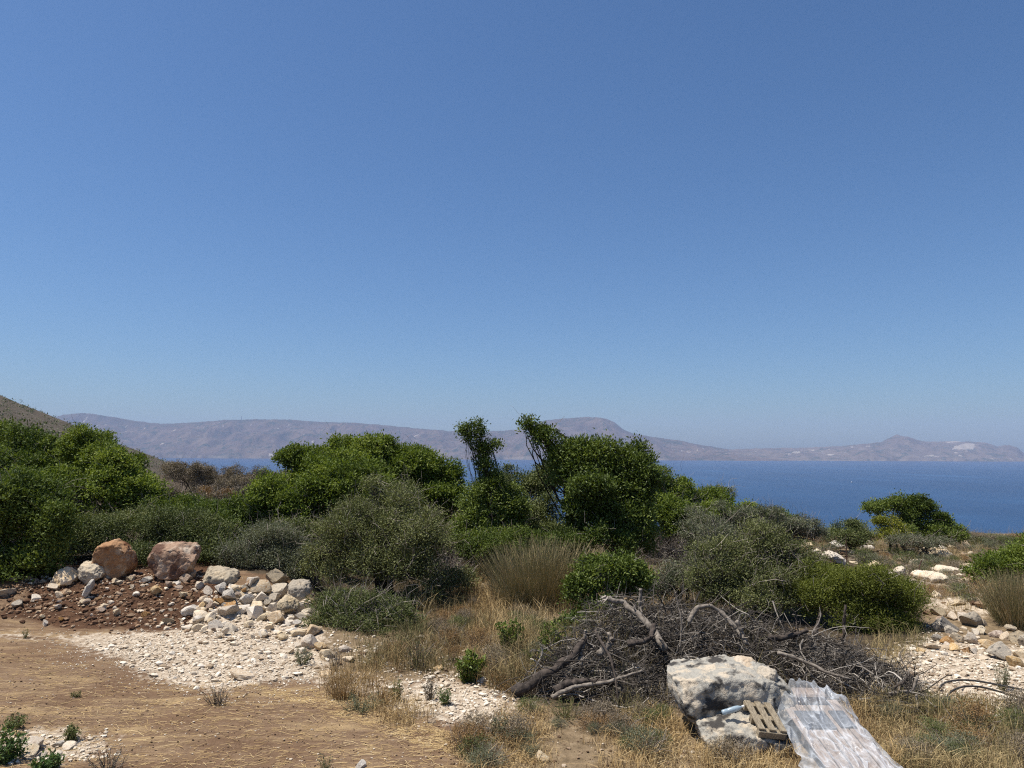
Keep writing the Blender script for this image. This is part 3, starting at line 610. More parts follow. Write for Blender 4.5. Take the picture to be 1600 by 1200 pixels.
# skyline group at the right
shrub('lentisk_shrub', 'dark arching bush on the skyline before the sea at the right', 'shrub', (1440, 838),
      [(1365, 795, 24, 13, 28), (1395, 792, 24, 14, 28), (1425, 798, 28, 24, 28), (1450, 812, 28, 22, 28), (1475, 824, 24, 16, 28), (1492, 832, 20, 13, 27.6), (1440, 828, 40, 18, 28), (1470, 840, 36, 12, 27.4), (1410, 836, 36, 12, 27.4)], 'lentisk', 620, .065, .032, 51, base=(15.8, 28, -.5), puff=.45)
shrub('flowering_bush', 'small bush with yellow flowers under the dark arching bush on the skyline', 'shrub', (1393, 836), [(1390, 818, 22, 14, 26.6), (1405, 830, 16, 12, 26.4), (1392, 838, 24, 10, 26.2)], 'yellow', 800, .045, .026, 52, base=(13.8, 26.5, -.4))
shrub('lentisk_shrub', 'low green bush on the skyline, left of the dark arching bush', 'shrub', (1325, 842), [(1325, 828, 32, 16, 27), (1345, 838, 26, 13, 26.6), (1320, 842, 36, 12, 26.4)], 'mixed', 700, .055, .025, 53, base=(12.4, 26.8, -.4))
shrub('dry_scrub', 'grey dry scrub at the foot of the dark arching bush', 'shrub', (1440, 850), [(1420, 846, 36, 9, 25.5), (1460, 848, 30, 8, 25.5)], 'greyolive', 600, .045, .016, 57, base=(14.2, 25.5, -.4), twigs=120)
shrub('scrub_bush', 'small dark scrub at the foot of the low green skyline bush, over a white rock', 'shrub', (1330, 856), [(1328, 850, 20, 8, 26.6)], 'olive', 700, .05, .02, 54, base=(12.3, 26.6, -.4))
shrub('lentisk_shrub', 'green bush cut by the right edge above the stone heap', 'shrub', (1570, 915),
      [(1560, 885, 40, 28, 18), (1600, 880, 40, 32, 18), (1535, 895, 24, 22, 17.8), (1640, 880, 50, 40, 18)], 'lentisk_bright', 850, .055, .026, 55, base=(12.6, 18, -.2))
shrub('small_tree', 'tiny dark sapling against the sea at the left of the domed tree', 'tree', (415, 775), [(415, 742, 9, 9, 34), (402, 752, 6, 7, 34), (424, 752, 5, 6, 34)], 'olive', 420, .075, .03, 56, base=PT(414, 772, 34), parts=TR, ground=False)
# dry bushes on the distant brow at the left
for i, (px, py, w, h, Y, lab) in enumerate([
    (300, 765, 70, 38, 40, 'brown dry bush below the end of the hill slope, behind the green domed bush'),
    (345, 770, 75, 34, 42, 'purplish brown dry bush in front of the strip of sea, left of the centre trees'),
    (375, 785, 62, 34, 38, 'tallest pinkish brown dry bush beside the pale flat rock'),
    (330, 795, 60, 26, 33, 'reddish dry bush in front of the pale flat rock on the brow'),
    (425, 775, 66, 34, 40, 'low grey dry bush beneath the tiny sapling'),
    (285, 800, 60, 30, 30, 'dull brown dry bush left of the pale flat rock on the brow'),
    (365, 812, 80, 34, 29, 'wide brown dry bush in front of the tallest pinkish one on the brow'),
    (400, 795, 60, 34, 36, 'greyish brown dry bush left of the bright lobed green bush')]):
    b = PT(px, py, Y)
    shrub('dry_scrub', lab, 'shrub', None, [(px - w * .25, py - h * .5, w * .42, h * .7, Y), (px + w * .25, py - h * .45, w * .42, h * .65, Y)], 'drybush' if i != 3 else 'rust', 520, .06, .022, 60 + i, base=b, twigs=260, ground=False, ntw=40)

# ------------------------------------------------------------------ broom clumps: upright thin stems
def broom(name, label, base_px, w_px, h_px, n, seed, matn='broom', base=None, lean=.28, r=.0042):
    rg = rng_(seed); b = np.array(base) if base is not None else G(*base_px); s = b[1] / FPX
    a = rg.random(n) * 2 * math.pi; rr = np.sqrt(rg.random(n)); hw = w_px * s * .5
    st = b + np.stack([np.cos(a) * rr * hw * .55, np.sin(a) * rr * hw * .5, 0 * a], 1); st[:, 2] = H(st[:, 0], st[:, 1]) - .02
    h = h_px * s * rg.uniform(.55, 1.05, n) * (1 - .25 * rr ** 2)
    e = st + np.stack([np.cos(a) * rr * hw * .6 + rg.normal(size=n) * lean * h * .35, np.sin(a) * rr * hw * .5 + rg.normal(size=n) * lean * h * .35, h], 1)
    P = curvy(st, e, 5, rg, .035); V, F = tubes(P, r * rg.uniform(.7, 1.3, (n, 1)) * np.linspace(1, .4, 5)[None], 3)
    tint = np.clip(rg.normal(.62, .24, n), 0, 1)
    tint = np.repeat(tint, 12)
    o = link(name, mesh_from(name, V - b, F, M[matn], fattr={'tint': tint}), loc=b); return tag(o, label, 'shrub')
broom('broom_clump', 'straw and green broom clump of upright stems in the middle meadow', (848, 945), 170, 104, 2300, 71, lean=.5)
broom('broom_clump', 'dull green broom clump of upright stems at the right edge', (1590, 975), 95, 88, 1200, 72, lean=.4)
broom('broom_clump', 'small straw coloured broom tuft left of the dark glossy bush', (800, 950), 70, 60, 800, 73)

# ------------------------------------------------------------------ low cushions on the stony right slope
SLOPE = [(1225, 845), (1300, 850), (1600, 850), (1660, 860), (1660, 900), (1600, 950), (1480, 960), (1450, 925), (1400, 900), (1320, 872), (1240, 868)]
def cushion_proto(k, matn, tw):
    rg = rng_(900 + k); t = thing('low_cushion_shrub', None, 'shrub', (0, 0, 0), None)
    V, F, ti, cl, out = crown([(np.array([0, 0, .16]), np.array([.36, .34, .20])), (np.array([.16, .1, .15]), np.array([.25, .25, .18]))], 900, .032, .012, rg, ground=False, back=0, cr=.05)
    V[:, 2] = np.maximum(V[:, 2], 0); part('foliage', V, F, M[matn], t, fattr={'tint': ti})
    st = rg.normal(size=(40, 3)) * .05; st[:, 2] = -.02; e = rg.normal(size=(40, 3)) * .2; e[:, 2] = rg.uniform(.2, .42, 40)
    V, F = tubes(curvy(st, e, 5, rg, .06), .005 * rg.uniform(.7, 1.2, (40, 1)) * np.linspace(1, .4, 5)[None], 3); part('stem', V, F, M['twig_pale'], t, fattr={'tint': np.repeat(rg.random(40), 12)})
    return t
CK = [('mixed', 'olive green low cushion shrub among the dry grass on the stony right slope'), ('drybush', 'grey brown dry cushion shrub among the dry grass on the stony right slope'),
      ('rust', 'rusty orange dry cushion shrub among the dry grass on the stony right slope'), ('greyolive', 'silvery grey green cushion shrub among the dry grass on the stony right slope')]
protos = [cushion_proto(i, mt_, True) for i, (mt_, _) in enumerate(CK)]
def dup(root, loc, rz, sc, label, group):
    r = root.copy(); COL.objects.link(r); r.location = loc; r.rotation_euler = (0, 0, rz); r.scale = sc; r['label'] = label; r['group'] = group
    for ch in root.children:
        c = ch.copy(); COL.objects.link(c); c.parent = r
    return r
rg = rng_(77); pts = GR(*sample_poly(SLOPE, 105, rg).T)
extra = GR(np.concatenate([rg.uniform(1130, 1600, 60), rg.uniform(1500, 1640, 26)]), np.concatenate([rg.uniform(832, 852, 60), rg.uniform(845, 853, 26)])); pts = np.concatenate([pts, extra[(extra[:, 1] > 24) & (extra[:, 1] < 36)]])
used = [False] * 4
for p in pts:
    k = int(rg.choice(4, p=[.30, .26, .16, .28])); sc = rg.uniform(.45, 1.3)
    args = (p, rg.random() * 6.28, (sc, sc, sc * rg.uniform(.6, 1.1)))
    if not used[k]:
        t = protos[k]; used[k] = True; t.location = p; t.rotation_euler = (0, 0, args[1]); t.scale = args[2]; t['label'] = CK[k][1]; t['group'] = CK[k][0] + ' cushions on the right slope'
        t['group'] = CK[k][1].split(' among')[0] + 's on the right slope'
    else: dup(protos[k], *args, CK[k][1], CK[k][1].split(' among')[0] + 's on the right slope')

rg = rng_(79); WL = {0: 'olive low wild weed in the dry meadow and straw before the branch pile', 1: 'grey brown withered weed in the dry meadow and straw before the branch pile', 2: 'rusty withered weed in the dry meadow and straw before the branch pile', 3: 'silvery grey low weed in the dry meadow and straw before the branch pile'}
for p in np.concatenate([GR(*sample_poly([(690, 905), (760, 890), (900, 960), (900, 1030), (830, 1090), (700, 1060), (560, 1050), (620, 1010)], 46, rg).T), GR(*sample_poly([(820, 1110), (1030, 1120), (1100, 1175), (1200, 1195), (720, 1200), (700, 1150)], 30, rg).T), GR(*sample_poly([(1390, 1100), (1600, 1110), (1600, 1200), (1390, 1200)], 22, rg).T)]):
    k = int(rg.choice(4, p=[.26, .34, .2, .2])); sc = rg.uniform(.25, .7); dup(protos[k], p, rg.random() * 6.28, (sc, sc, sc * rg.uniform(.7, 1.3)), WL[k], WL[k].split(' in the')[0] + 's of the dry meadow').name = 'dry_weed'
# scrub dots on the near hillside: reads as one mass
rg = rng_(78); sel = rg.choice(len(Vh), 5200); base = Vh[sel] + rg.normal(size=(5200, 3)) * np.array([2, 2, .0])
k = np.repeat(np.arange(5200), 9); D = norm(rg.normal(size=(len(k), 3)) + np.array([0, 0, .6])); N = norm(rg.normal(size=(len(k), 3)) + np.array([0, 0, 1]))
sc = (rg.uniform(.5, 1.5, 5200) ** 1.6)[k]
V, F = leafq(base[k] + rg.normal(size=(len(k), 3)) * .35 * sc[:, None], D, N, .62 * sc, .40 * sc)
tag(link('hillside_scrub', mesh_from('hillside_scrub', V, F, M['greyolive'], fattr={'tint': np.clip(.2 + .5 * rg.random(5200)[k] + .2 * rg.random(len(k)), 0, 1)})), 'sparse low scrub dotting the bare hill slope', 'scrub', kind='stuff')

# ------------------------------------------------------------------ rocks
def ico(sub):
    bm = bmesh.new(); bmesh.ops.create_icosphere(bm, subdivisions=sub, radius=1)
    V = np.array([v.co[:] for v in bm.verts]); F = np.array([[v.index for v in f.verts] for f in bm.faces]); bm.free(); return V, F
IV3, IF3 = ico(3); IV2, IF2 = ico(2); IV1, IF1 = ico(1)
def rockshape(rg, Vb, cuts=11, lo=.50, hi=.92, rough=.05):
    V = Vb.copy()
    for _ in range(cuts):
        n = norm(rg.normal(size=3)); d = rg.uniform(lo, hi); V = V - np.maximum(V @ n - d, 0)[:, None] * n
    sd = Vector(rg.random(3) * 50)
    dn = np.array([mnoise.fractal(Vector(v) * 2.2 + sd, .8, 2.0, 4) for v in V])
    V = V * (1 + rough * dn)[:, None]; return V / np.abs(V).max()
rg = rng_(5)
RSH = [rockshape(rg, IV3, rg.integers(6, 11), .34, .80, .07) for _ in range(18)]
RME = {}
def rockmesh(i, matn):
    if (i, matn) not in RME: RME[(i, matn)] = mesh_from('stone', RSH[i], IF3, M[matn], False)
    return RME[(i, matn)]
NST = [0]
def stone(px, py, w, matn, label, group=None, hr=.72, Y=None, name='stone', rgx=rng_(6), sink=.30, lift=0):
    p = G(px, py) if Y is None else PT(px, py, Y); s = p[1] / FPX * w * .5
    o = link(name, rockmesh(int(rgx.integers(0, len(RSH))), matn)); NST[0] += 1
    hz = s * hr * rgx.uniform(.8, 1.15)
    o.scale = (s * 1.12, s * rgx.uniform(.75, 1.1), hz); o.rotation_euler = (rgx.normal() * .3, rgx.normal() * .3, rgx.random() * 6.28)
    o.location = p + np.array([0, 0, hz * (1 - 2 * sink) + lift]); return tag(o, label, 'stone', group)
def hull_rock(name, label, cat, outline, Y, matn, thick=.8, seed=1, rough=.05, front=.74, fshift=8, group=None, fine=.085, facets=7):
    """boulder whose outline seen from the camera is given, with real depth"""
    rg = rng_(seed); o = np.array(outline, float); c = o.mean(0)
    if Y is None: Y = G(c[0], o[:, 1].max() - 1)[1] + .15
    bm = bmesh.new(); mid = PT(o[:, 0], o[:, 1], Y); wid = (o[:, 0].max() - o[:, 0].min()) * Y / FPX * thick * .5
    sets = [mid]
    for k, dy, ins, sh in ((1, -.55, .93, fshift * .4), (1, -1.0, front, fshift), (1, .55, .92, 0), (1, 1.0, .70, 0)):
        q = c + (o - c) * ins + np.array([0, sh]); q = q + rg.normal(size=q.shape) * .03 * (o.max(0) - o.min(0))
        sets.append(PT(q[:, 0], q[:, 1], Y) + np.array([0, dy * wid, 0]) * rg.uniform(.85, 1.1, (len(q), 1)))
    for p in np.concatenate(sets): bm.verts.new(p)
    r = bmesh.ops.convex_hull(bm, input=bm.verts[:])
    bmesh.ops.delete(bm, geom=list({g for g in r['geom_interior'] + r['geom_unused'] if isinstance(g, bmesh.types.BMVert)}), context='VERTS')
    tm = bpy.data.meshes.new('tmp'); bm.to_mesh(tm); bm.free(); to = bpy.data.objects.new('tmp', tm); COL.objects.link(to)
    md = to.modifiers.new('r', 'REMESH'); md.mode = 'VOXEL'; md.voxel_size = max(wid * fine, .011)
    dg_ = bpy.context.evaluated_depsgraph_get(); ev = to.evaluated_get(dg_); bm = bmesh.new(); bm.from_mesh(ev.data); bpy.data.objects.remove(to); bpy.data.meshes.remove(tm)
    vv = np.array([v.co[:] for v in bm.verts]); c0 = (vv.max(0) + vv.min(0)) / 2; ext = (vv.max(0) - vv.min(0)) / 2; q = (vv - c0) / ext
    for _ in range(facets):
        nn = norm(rg.normal(size=3) * np.array([1, .9, .8]) + np.array([0, -.45, .1])); d0 = (q @ nn).max() * rg.uniform(.74, .90); q = q - np.maximum(q @ nn - d0, 0)[:, None] * nn
    for v, w_ in zip(bm.verts, q * ext + c0): v.co = w_
    bm.normal_update(); sd = Vector(rg.random(3) * 90); sz = wid * 2
    cen = np.mean([v.co[:] for v in bm.verts], 0); mv = []
    for v in bm.verts:
        q = v.co / sz; d = (mnoise.fractal(q * 3 + sd, .75, 2.1, 3) + .75 * mnoise.fractal(q * 10 - sd, .45, 2.2, 5)) * rough * sz * .8
        rdg = abs(mnoise.noise(q * 5.5 + sd)); d -= max(0, .16 - rdg) * rough * 1.6 * sz
        pit = mnoise.noise(q * 7.5 - sd); d -= max(0, pit - .33) * rough * 2.4 * sz
        mv.append(v.co + v.normal * d)
    for v, q in zip(bm.verts, mv): v.co = q
    loc = Vector((cen[0], cen[1], min(v.co.z for v in bm.verts)))
    for v in bm.verts: v.co -= loc
    me = bpy.data.meshes.new(name); bm.to_mesh(me); bm.free(); me.materials.append(M[matn])
    for p in me.polygons: p.use_smooth = True
    return tag(link(name, me, loc=loc), label, cat, group)
# the red heap
hull_rock('boulder', 'pointed red brown boulder with a pitted left side on the red heap', 'boulder', [(186, 841), (199, 851), (207, 862), (214, 871), (211, 890), (205, 905), (180, 908), (160, 902), (155, 878), (156, 862), (163, 848), (174, 850)], 15.3, 'r_boulder_red', .75, 81, .05, front=.86, fshift=3)
hull_rock('boulder', 'flat topped red brown boulder, right of the pointed one on the red heap', 'boulder', [(237, 862), (243, 852), (252, 848), (276, 847), (300, 847), (311, 856), (315, 878), (308, 894), (290, 898), (262, 893), (243, 884)], 15.3, 'r_boulder_red', .75, 82, .05, front=.80, fshift=9)
hull_rock('boulder', 'pale grey boulder leaning against the pointed red boulder', 'boulder', [(127, 884), (131, 877), (150, 882), (165, 885), (166, 900), (150, 908), (136, 906), (127, 894)], 15.0, 'r_grey', .8, 83, .05)
hull_rock('boulder', 'flat ochre slab stone at the upper left of the red heap', 'boulder', [(80, 900), (86, 891), (106, 885), (124, 900), (124, 908), (104, 908), (84, 908)], 14.9, 'r_tan', .8, 84, .04)
hull_rock('boulder', 'upright stone slab with one pale face in the middle of the red heap', 'boulder', [(140, 905), (147, 906), (145, 918), (137, 929), (129, 925), (134, 914)], 14.4, 'r_grey', .9, 85, .03)
hull_rock('boulder', 'rugged grey brown boulder between the red heap and the white heap', 'boulder', [(318, 886), (330, 886), (350, 890), (370, 892), (372, 908), (358, 914), (335, 908), (318, 900)], 15.2, 'r_grey', .8, 86, .06)
hull_rock('boulder', 'large grey boulder at the top right corner of the white stone heap', 'boulder', [(448, 908), (470, 905), (486, 906), (487, 922), (478, 932), (452, 930)], 14.9, 'r_grey', .9, 87, .05)
hull_rock('boulder', 'round dark grey boulder at the right side of the white stone heap', 'boulder', [(436, 934), (450, 929), (464, 938), (468, 946), (450, 951), (436, 944)], 14.4, 'r_grey', .9, 88, .05)
RH = [(246, 925, 24, 'r_tan'), (84, 920, 20, 'r_tan'), (93, 932, 20, 'r_tan'), (104, 924, 14, 'r_tan'), (92, 917, 12, 'r_tan'), (112, 908, 16, 'r_tan'), (172, 903, 14, 'r_grey'), (180, 910, 16, 'r_tan'), (206, 906, 18, 'r_grey'), (228, 909, 18, 'r_grey'), (245, 900, 16, 'r_red'), (264, 915, 18, 'r_red'), (290, 908, 22, 'r_red'),
      (300, 900, 22, 'r_red'), (310, 918, 20, 'r_tan'), (325, 925, 18, 'r_tan'), (54, 935, 16, 'r_white'), (91, 950, 14, 'r_white'), (132, 943, 16, 'r_white'), (163, 949, 16, 'r_white'), (212, 930, 14, 'r_white'), (183, 960, 16, 'r_white'), (262, 973, 22, 'r_grey'), (22, 908, 16, 'r_grey'), (42, 906, 16, 'r_grey'), (10, 930, 26, 'r_grey'), (30, 945, 20, 'r_grey'), (152, 937, 12, 'r_red'), (225, 960, 14, 'r_red'), (330, 900, 18, 'r_grey'), (285, 930, 18, 'r_grey'), (70, 975, 14, 'r_white'), (200, 885, 14, 'r_red')]
T = {'r_tan': 'ochre', 'r_grey': 'grey', 'r_red': 'red brown', 'r_white': 'whitish'}
for px, py, w, mt_ in RH: stone(px, py, w, mt_, f'{T[mt_]} stone lying in the red earth heap below the two red boulders', f'{T[mt_]} stones in the red heap')
rg = rng_(91); q = sample_poly([(0, 955), (10, 905), (100, 895), (220, 895), (330, 905), (340, 940), (290, 978), (130, 975)], 30, rg, False)
for px, py in q:
    mt_ = str(rg.choice(['r_red', 'r_tan', 'r_grey', 'r_white'], p=[.5, .2, .18, .12])); stone(px, py, rg.uniform(7, 15), mt_, f'{T[mt_]} stone lying in the red earth heap below the two red boulders', f'{T[mt_]} stones in the red heap')
# the white stone heap
WH = [(396, 913, 30, 'r_tan'), (408, 924, 27, 'r_tan'), (432, 908, 34, 'r_grey'), (435, 924, 28, 'r_grey'), (357, 936, 26, 'r_grey'), (408, 938, 23, 'r_white'), (428, 938, 21, 'r_white'), (385, 941, 20, 'r_white'), (361, 950, 20, 'r_red'), (426, 955, 23, 'r_white'), (403, 952, 24, 'r_white'), (471, 958, 34, 'r_white'), (484, 965, 24, 'r_white'), (432, 976, 30, 'r_tan'), (453, 976, 15, 'r_white'), (396, 965, 28, 'r_white'), (356, 962, 28, 'r_tan'), (299, 955, 25, 'r_white'), (313, 966, 20, 'r_white'), (333, 984, 22, 'r_white'),
      (330, 970, 19, 'r_white'), (390, 983, 20, 'r_white'), (361, 990, 20, 'r_white'), (411, 998, 17, 'r_white'), (465, 995, 22, 'r_white'), (487, 992, 28, 'r_tan'), (484, 1012, 28, 'r_tan'), (504, 1012, 18, 'r_tan'), (344, 922, 24, 'r_grey'), (380, 922, 18, 'r_grey'), (366, 920, 18, 'r_white'), (372, 930, 20, 'r_white'), (448, 958, 20, 'r_white'), (378, 955, 20, 'r_white'), (412, 970, 18, 'r_grey'), (470, 972, 22, 'r_white'), (455, 990, 16, 'r_white'), (443, 1000, 18, 'r_white'), (310, 985, 16, 'r_white'), (345, 945, 18, 'r_red'), (328, 950, 18, 'r_red'), (320, 940, 16, 'r_tan'), (512, 1025, 22, 'r_white'), (540, 1015, 18, 'r_tan'), (545, 1030, 16, 'r_white')]
for px, py, w, mt_ in WH: stone(px, py, w * 1.2, mt_, f'{T[mt_]} angular stone in the white stone heap beside the low rusty bush', f'{T[mt_]} stones in the white heap')
q = sample_poly([(290, 985), (310, 945), (350, 925), (400, 912), (470, 935), (495, 985), (510, 1030), (470, 1040), (420, 1005), (340, 1000)], 75, rg, False)
for px, py in q:
    mt_ = str(rg.choice(['r_white', 'r_tan', 'r_red', 'r_grey'], p=[.68, .16, .08, .08])); stone(px, py, rg.uniform(9, 19), mt_, f'{T[mt_]} angular stone in the white stone heap beside the low rusty bush', f'{T[mt_]} stones in the white heap', lift=rg.uniform(-.02, .07))
# stone heap at the right edge
RW = [(1462, 958, 26, 'r_grey'), (1470, 972, 14, 'r_red'), (1488, 966, 20, 'r_tan'), (1475, 985, 36, 'r_grey'), (1488, 992, 22, 'r_grey'), (1504, 968, 22, 'r_tan'), (1514, 977, 34, 'r_grey'), (1537, 976, 14, 'r_tan'), (1505, 984, 10, 'r_white'), (1535, 991, 20, 'r_grey'), (1525, 992, 14, 'r_white'), (1556, 996, 20, 'r_red'), (1571, 1000, 20, 'r_tan'), (1464, 1002, 18, 'r_grey'), (1481, 1008, 20, 'r_red'), (1500, 1005, 24, 'r_grey'), (1514, 1005, 26, 'r_tan'), (1478, 1014, 16, 'r_tan'), (1490, 1018, 18, 'r_tan'), (1547, 1016, 24, 'r_tan'), (1527, 1003, 16, 'r_tan'), (1537, 1008, 16, 'r_tan'), (1522, 1022, 16, 'r_grey'), (1510, 1020, 16, 'r_red'), (1565, 1030, 34, 'r_grey'), (1590, 1006, 30, 'r_grey'), (1584, 1042, 24, 'r_tan'), (1598, 1030, 22, 'r_white'), (1455, 1016, 16, 'r_tan'), (1440, 1022, 14, 'r_tan'), (1610, 1015, 30, 'r_grey'), (1580, 985, 18, 'r_grey')]
for px, py, w, mt_ in RW: stone(px, py, w * 1.1, mt_, f'{T[mt_]} rounded stone in the stone heap at the right edge', f'{T[mt_]} stones in the right heap', hr=.8)
# outcrops on the right slope
for i, (ol, Y, lab) in enumerate([
    ([(1440, 866), (1450, 857), (1470, 855), (1482, 862), (1487, 869), (1465, 871), (1445, 870)], 25.5, 'white flat topped rock alone in the dry grass of the right slope'),
    ([(1465, 851), (1480, 845), (1505, 843), (1512, 848), (1505, 853), (1480, 855)], 28.5, 'pale long rock at the foot of the dark arching skyline bush'),
    ([(1346, 852), (1353, 841), (1362, 845), (1367, 854), (1358, 857)], 27, 'white rock beside the low green skyline bush'),
    ([(1285, 868), (1296, 860), (1310, 866), (1322, 878), (1318, 884), (1298, 876)], 24, 'pale jagged rock left of the thin metal stake on the right slope'),
    ([(1428, 897), (1440, 893), (1460, 894), (1476, 897), (1474, 907), (1450, 908), (1432, 903)], 20.5, 'long pale slab outcrop below the leaning metal stake'),
    ([(1458, 888), (1475, 884), (1500, 888), (1503, 894), (1480, 896), (1460, 895)], 21.6, 'pale ledge rock just above the long slab outcrop'),
    ([(1395, 892), (1408, 883), (1415, 889), (1414, 897), (1400, 899)], 21.5, 'small pale rock left of the leaning metal stake'),
    ([(1375, 893), (1388, 890), (1396, 894), (1392, 898), (1378, 898)], 21.5, 'low pale slab at the top edge of the bright green bush'),
    ([(1298, 849), (1308, 843), (1318, 848), (1330, 853), (1325, 858), (1304, 855)], 27, 'greyish rock under the dark scrub on the right slope'),
    ([(1384, 838), (1400, 834), (1412, 839), (1410, 843), (1390, 843)], 29, 'flat pale rock below the yellow flowering bush'),
    ([(1570, 848), (1580, 843), (1588, 848), (1584, 852), (1573, 852)], 28, 'small pale rock on the skyline near the right edge'),
    ([(1455, 930), (1462, 923), (1470, 928), (1470, 934), (1458, 935)], 17.6, 'small white rock on bare ground behind the right stone heap'),
    ([(1500, 908), (1510, 902), (1518, 906), (1516, 913), (1503, 913)], 19.5, 'pinkish pale rock left of the green bush at the right edge'),
    ([(285, 776), (300, 769), (322, 770), (332, 774), (328, 781), (300, 781)], 33, 'pale flat rock on the brow among the dry bushes at the left'),
    ([(1237, 856), (1243, 850), (1250, 853), (1250, 859), (1240, 860)], 23.5, 'small white rock right of the open grey green tree'),
    ([(1272, 1020), (1280, 1008), (1300, 1020), (1310, 1040), (1300, 1050), (1282, 1045), (1272, 1032)], 11.6, 'pale grey rock in the right part of the dead branch pile')]):
    hull_rock('rock', lab, 'rock', ol, Y if i in (13, 15) else None, 'r_white' if i not in (8, 15) else 'r_grey', 1.0, 120 + i, .045, front=.8, fshift=2)
for px, py, w, mt_, lab in [(640, 925, 34, 'r_grey', 'grey stone in the shadow of the twiggy tree trunk'), (672, 918, 36, 'r_grey', 'pale grey stone right of the twiggy tree trunk'), (760, 925, 40, 'r_grey', 'weathered grey rock in the meadow left of the broom clump'), (735, 920, 26, 'r_grey', 'small grey rock beside the weathered meadow rock'),
                            (688, 1045, 22, 'r_tan', 'yellowish stone in the dry weeds left of the small green plant'), (565, 1198, 22, 'r_white', 'white stone on the bare soil at the bottom edge'), (847, 1188, 34, 'r_white', 'flat pale stone in the straw at the bottom, right of the soil'), (760, 1145, 16, 'r_white', 'small white stone at the edge of the straw'), (380, 1058, 44, 'r_tan', 'flat tan stone at the edge of the white crushed stone'), (508, 1055, 30, 'r_tan', 'tan standing stone beside the rusty grass tuft')]:
    stone(px, py, w, mt_, lab, hr=.55)
rg = rng_(92)
for px, py in sample_poly([(1235, 858), (1300, 856), (1600, 862), (1600, 905), (1500, 950), (1450, 935), (1410, 905), (1330, 880)], 44, rg): stone(px, py, rg.uniform(10, 28), 'r_white', 'small pale limestone rock lying in the dry grass of the right slope', 'small pale rocks on the right slope', hr=.5)
# stones at the lower left corner
for i, (px, py, w, mt_, lab) in enumerate([(52, 1165, 44, 'r_tan', 'broad ochre stone in the lower left corner'), (90, 1160, 22, 'r_grey', 'dark grey stone beside the broad ochre stone'), (110, 1163, 28, 'r_white', 'pale hollowed stone right of the dark grey corner stone'), (62, 1176, 20, 'r_grey', 'small grey stone below the broad ochre stone'), (90, 1178, 24, 'r_white', 'whitish stone below the dark grey corner stone'), (45, 1180, 34, 'r_white', 'long whitish stone next to the corner weeds'), (30, 1145, 26, 'r_tan', 'tan stone above the broad ochre stone')]):
    stone(px, py, w, mt_, lab, hr=.5)
# big boulders beside the pallets
hull_rock('boulder', 'big grey limestone boulder with dark lichen, in front of the dead branch pile', 'boulder', [(1040, 1046), (1070, 1042), (1110, 1038), (1145, 1037), (1185, 1038), (1212, 1050), (1220, 1075), (1214, 1100), (1180, 1108), (1130, 1112), (1095, 1118), (1065, 1112), (1046, 1080)], 9.0, 'r_boulder_grey', .7, 101, .034, front=.93, fshift=4, fine=.05, facets=4)
hull_rock('boulder', 'lower grey boulder under the big limestone boulder, shaded by it', 'boulder', [(1088, 1128), (1120, 1120), (1165, 1115), (1205, 1118), (1225, 1140), (1225, 1180), (1190, 1195), (1140, 1185), (1105, 1165)], 8.4, 'r_boulder_grey', .75, 102, .038, front=.9, fshift=5, fine=.055, facets=4)
hull_rock('stone', 'orange tinted cream stone on top of the big limestone boulder', 'stone', [(1142, 1036), (1146, 1029), (1160, 1027), (1176, 1029), (1184, 1038), (1170, 1044), (1150, 1043)], 9.1, 'r_tan', .9, 103, .04)
hull_rock('boulder', 'grey pitted rock wedged at the right end of the big limestone boulder', 'boulder', [(1180, 1048), (1196, 1040), (1213, 1048), (1219, 1070), (1216, 1086), (1192, 1088), (1180, 1070)], 8.75, 'r_grey', .9, 104, .06)

# ------------------------------------------------------------------ crushed stone: thousands of small pieces
def scatter_stones(name, label, polys, seed, matn):
    rg = rng_(seed); sh = [rockshape(rg, IV1, 6, .30, .75, .05) for _ in range(10)]; A = Acc()
    for poly, n, lo, hi in polys:
        q = sample_poly(poly, n, rg, True); q = q + np.stack([rg.normal(size=n) * 16, rg.normal(size=n) * 6], 1); p = GR(q[:, 0], q[:, 1])
        s = lo * (hi / lo) ** (rg.random(n) ** 1.7); 
        ang = rg.random(n) * 6.28; cs, sn = np.cos(ang), np.sin(ang)
        for k in range(10):
            i = np.arange(n) % 10 == k; B = sh[k][None] * s[i][:, None, None] * np.stack([rg.uniform(.8, 1.3, i.sum()), rg.uniform(.7, 1.1, i.sum()), rg.uniform(.45, .8, i.sum())], 1)[:, None]
            Vx = B[..., 0] * cs[i][:, None] - B[..., 1] * sn[i][:, None]; Vy = B[..., 0] * sn[i][:, None] + B[..., 1] * cs[i][:, None]
            tn = np.repeat(rg.random(i.sum()), len(IF1)); V = np.stack([Vx, Vy, B[..., 2]], -1) + p[i][:, None] + np.array([0, 0, .25]) * s[i][:, None, None]
            F = (IF1[None] + (np.arange(i.sum()) * len(IV1))[:, None, None]).reshape(-1, 3); A.add(V.reshape(-1, 3), F, tn)
    V, F, tn = A.get(); return tag(link(name, mesh_from(name, V, F, M[matn], False, {'tint': tn})), label, 'gravel', kind='stuff')
GW = [(190, 990), (240, 988), (330, 985), (420, 990), (500, 1010), (520, 1050), (610, 1068), (700, 1055), (800, 1092), (810, 1135), (730, 1128), (640, 1112), (560, 1080), (470, 1062), (340, 1070), (250, 1052), (150, 1020)]
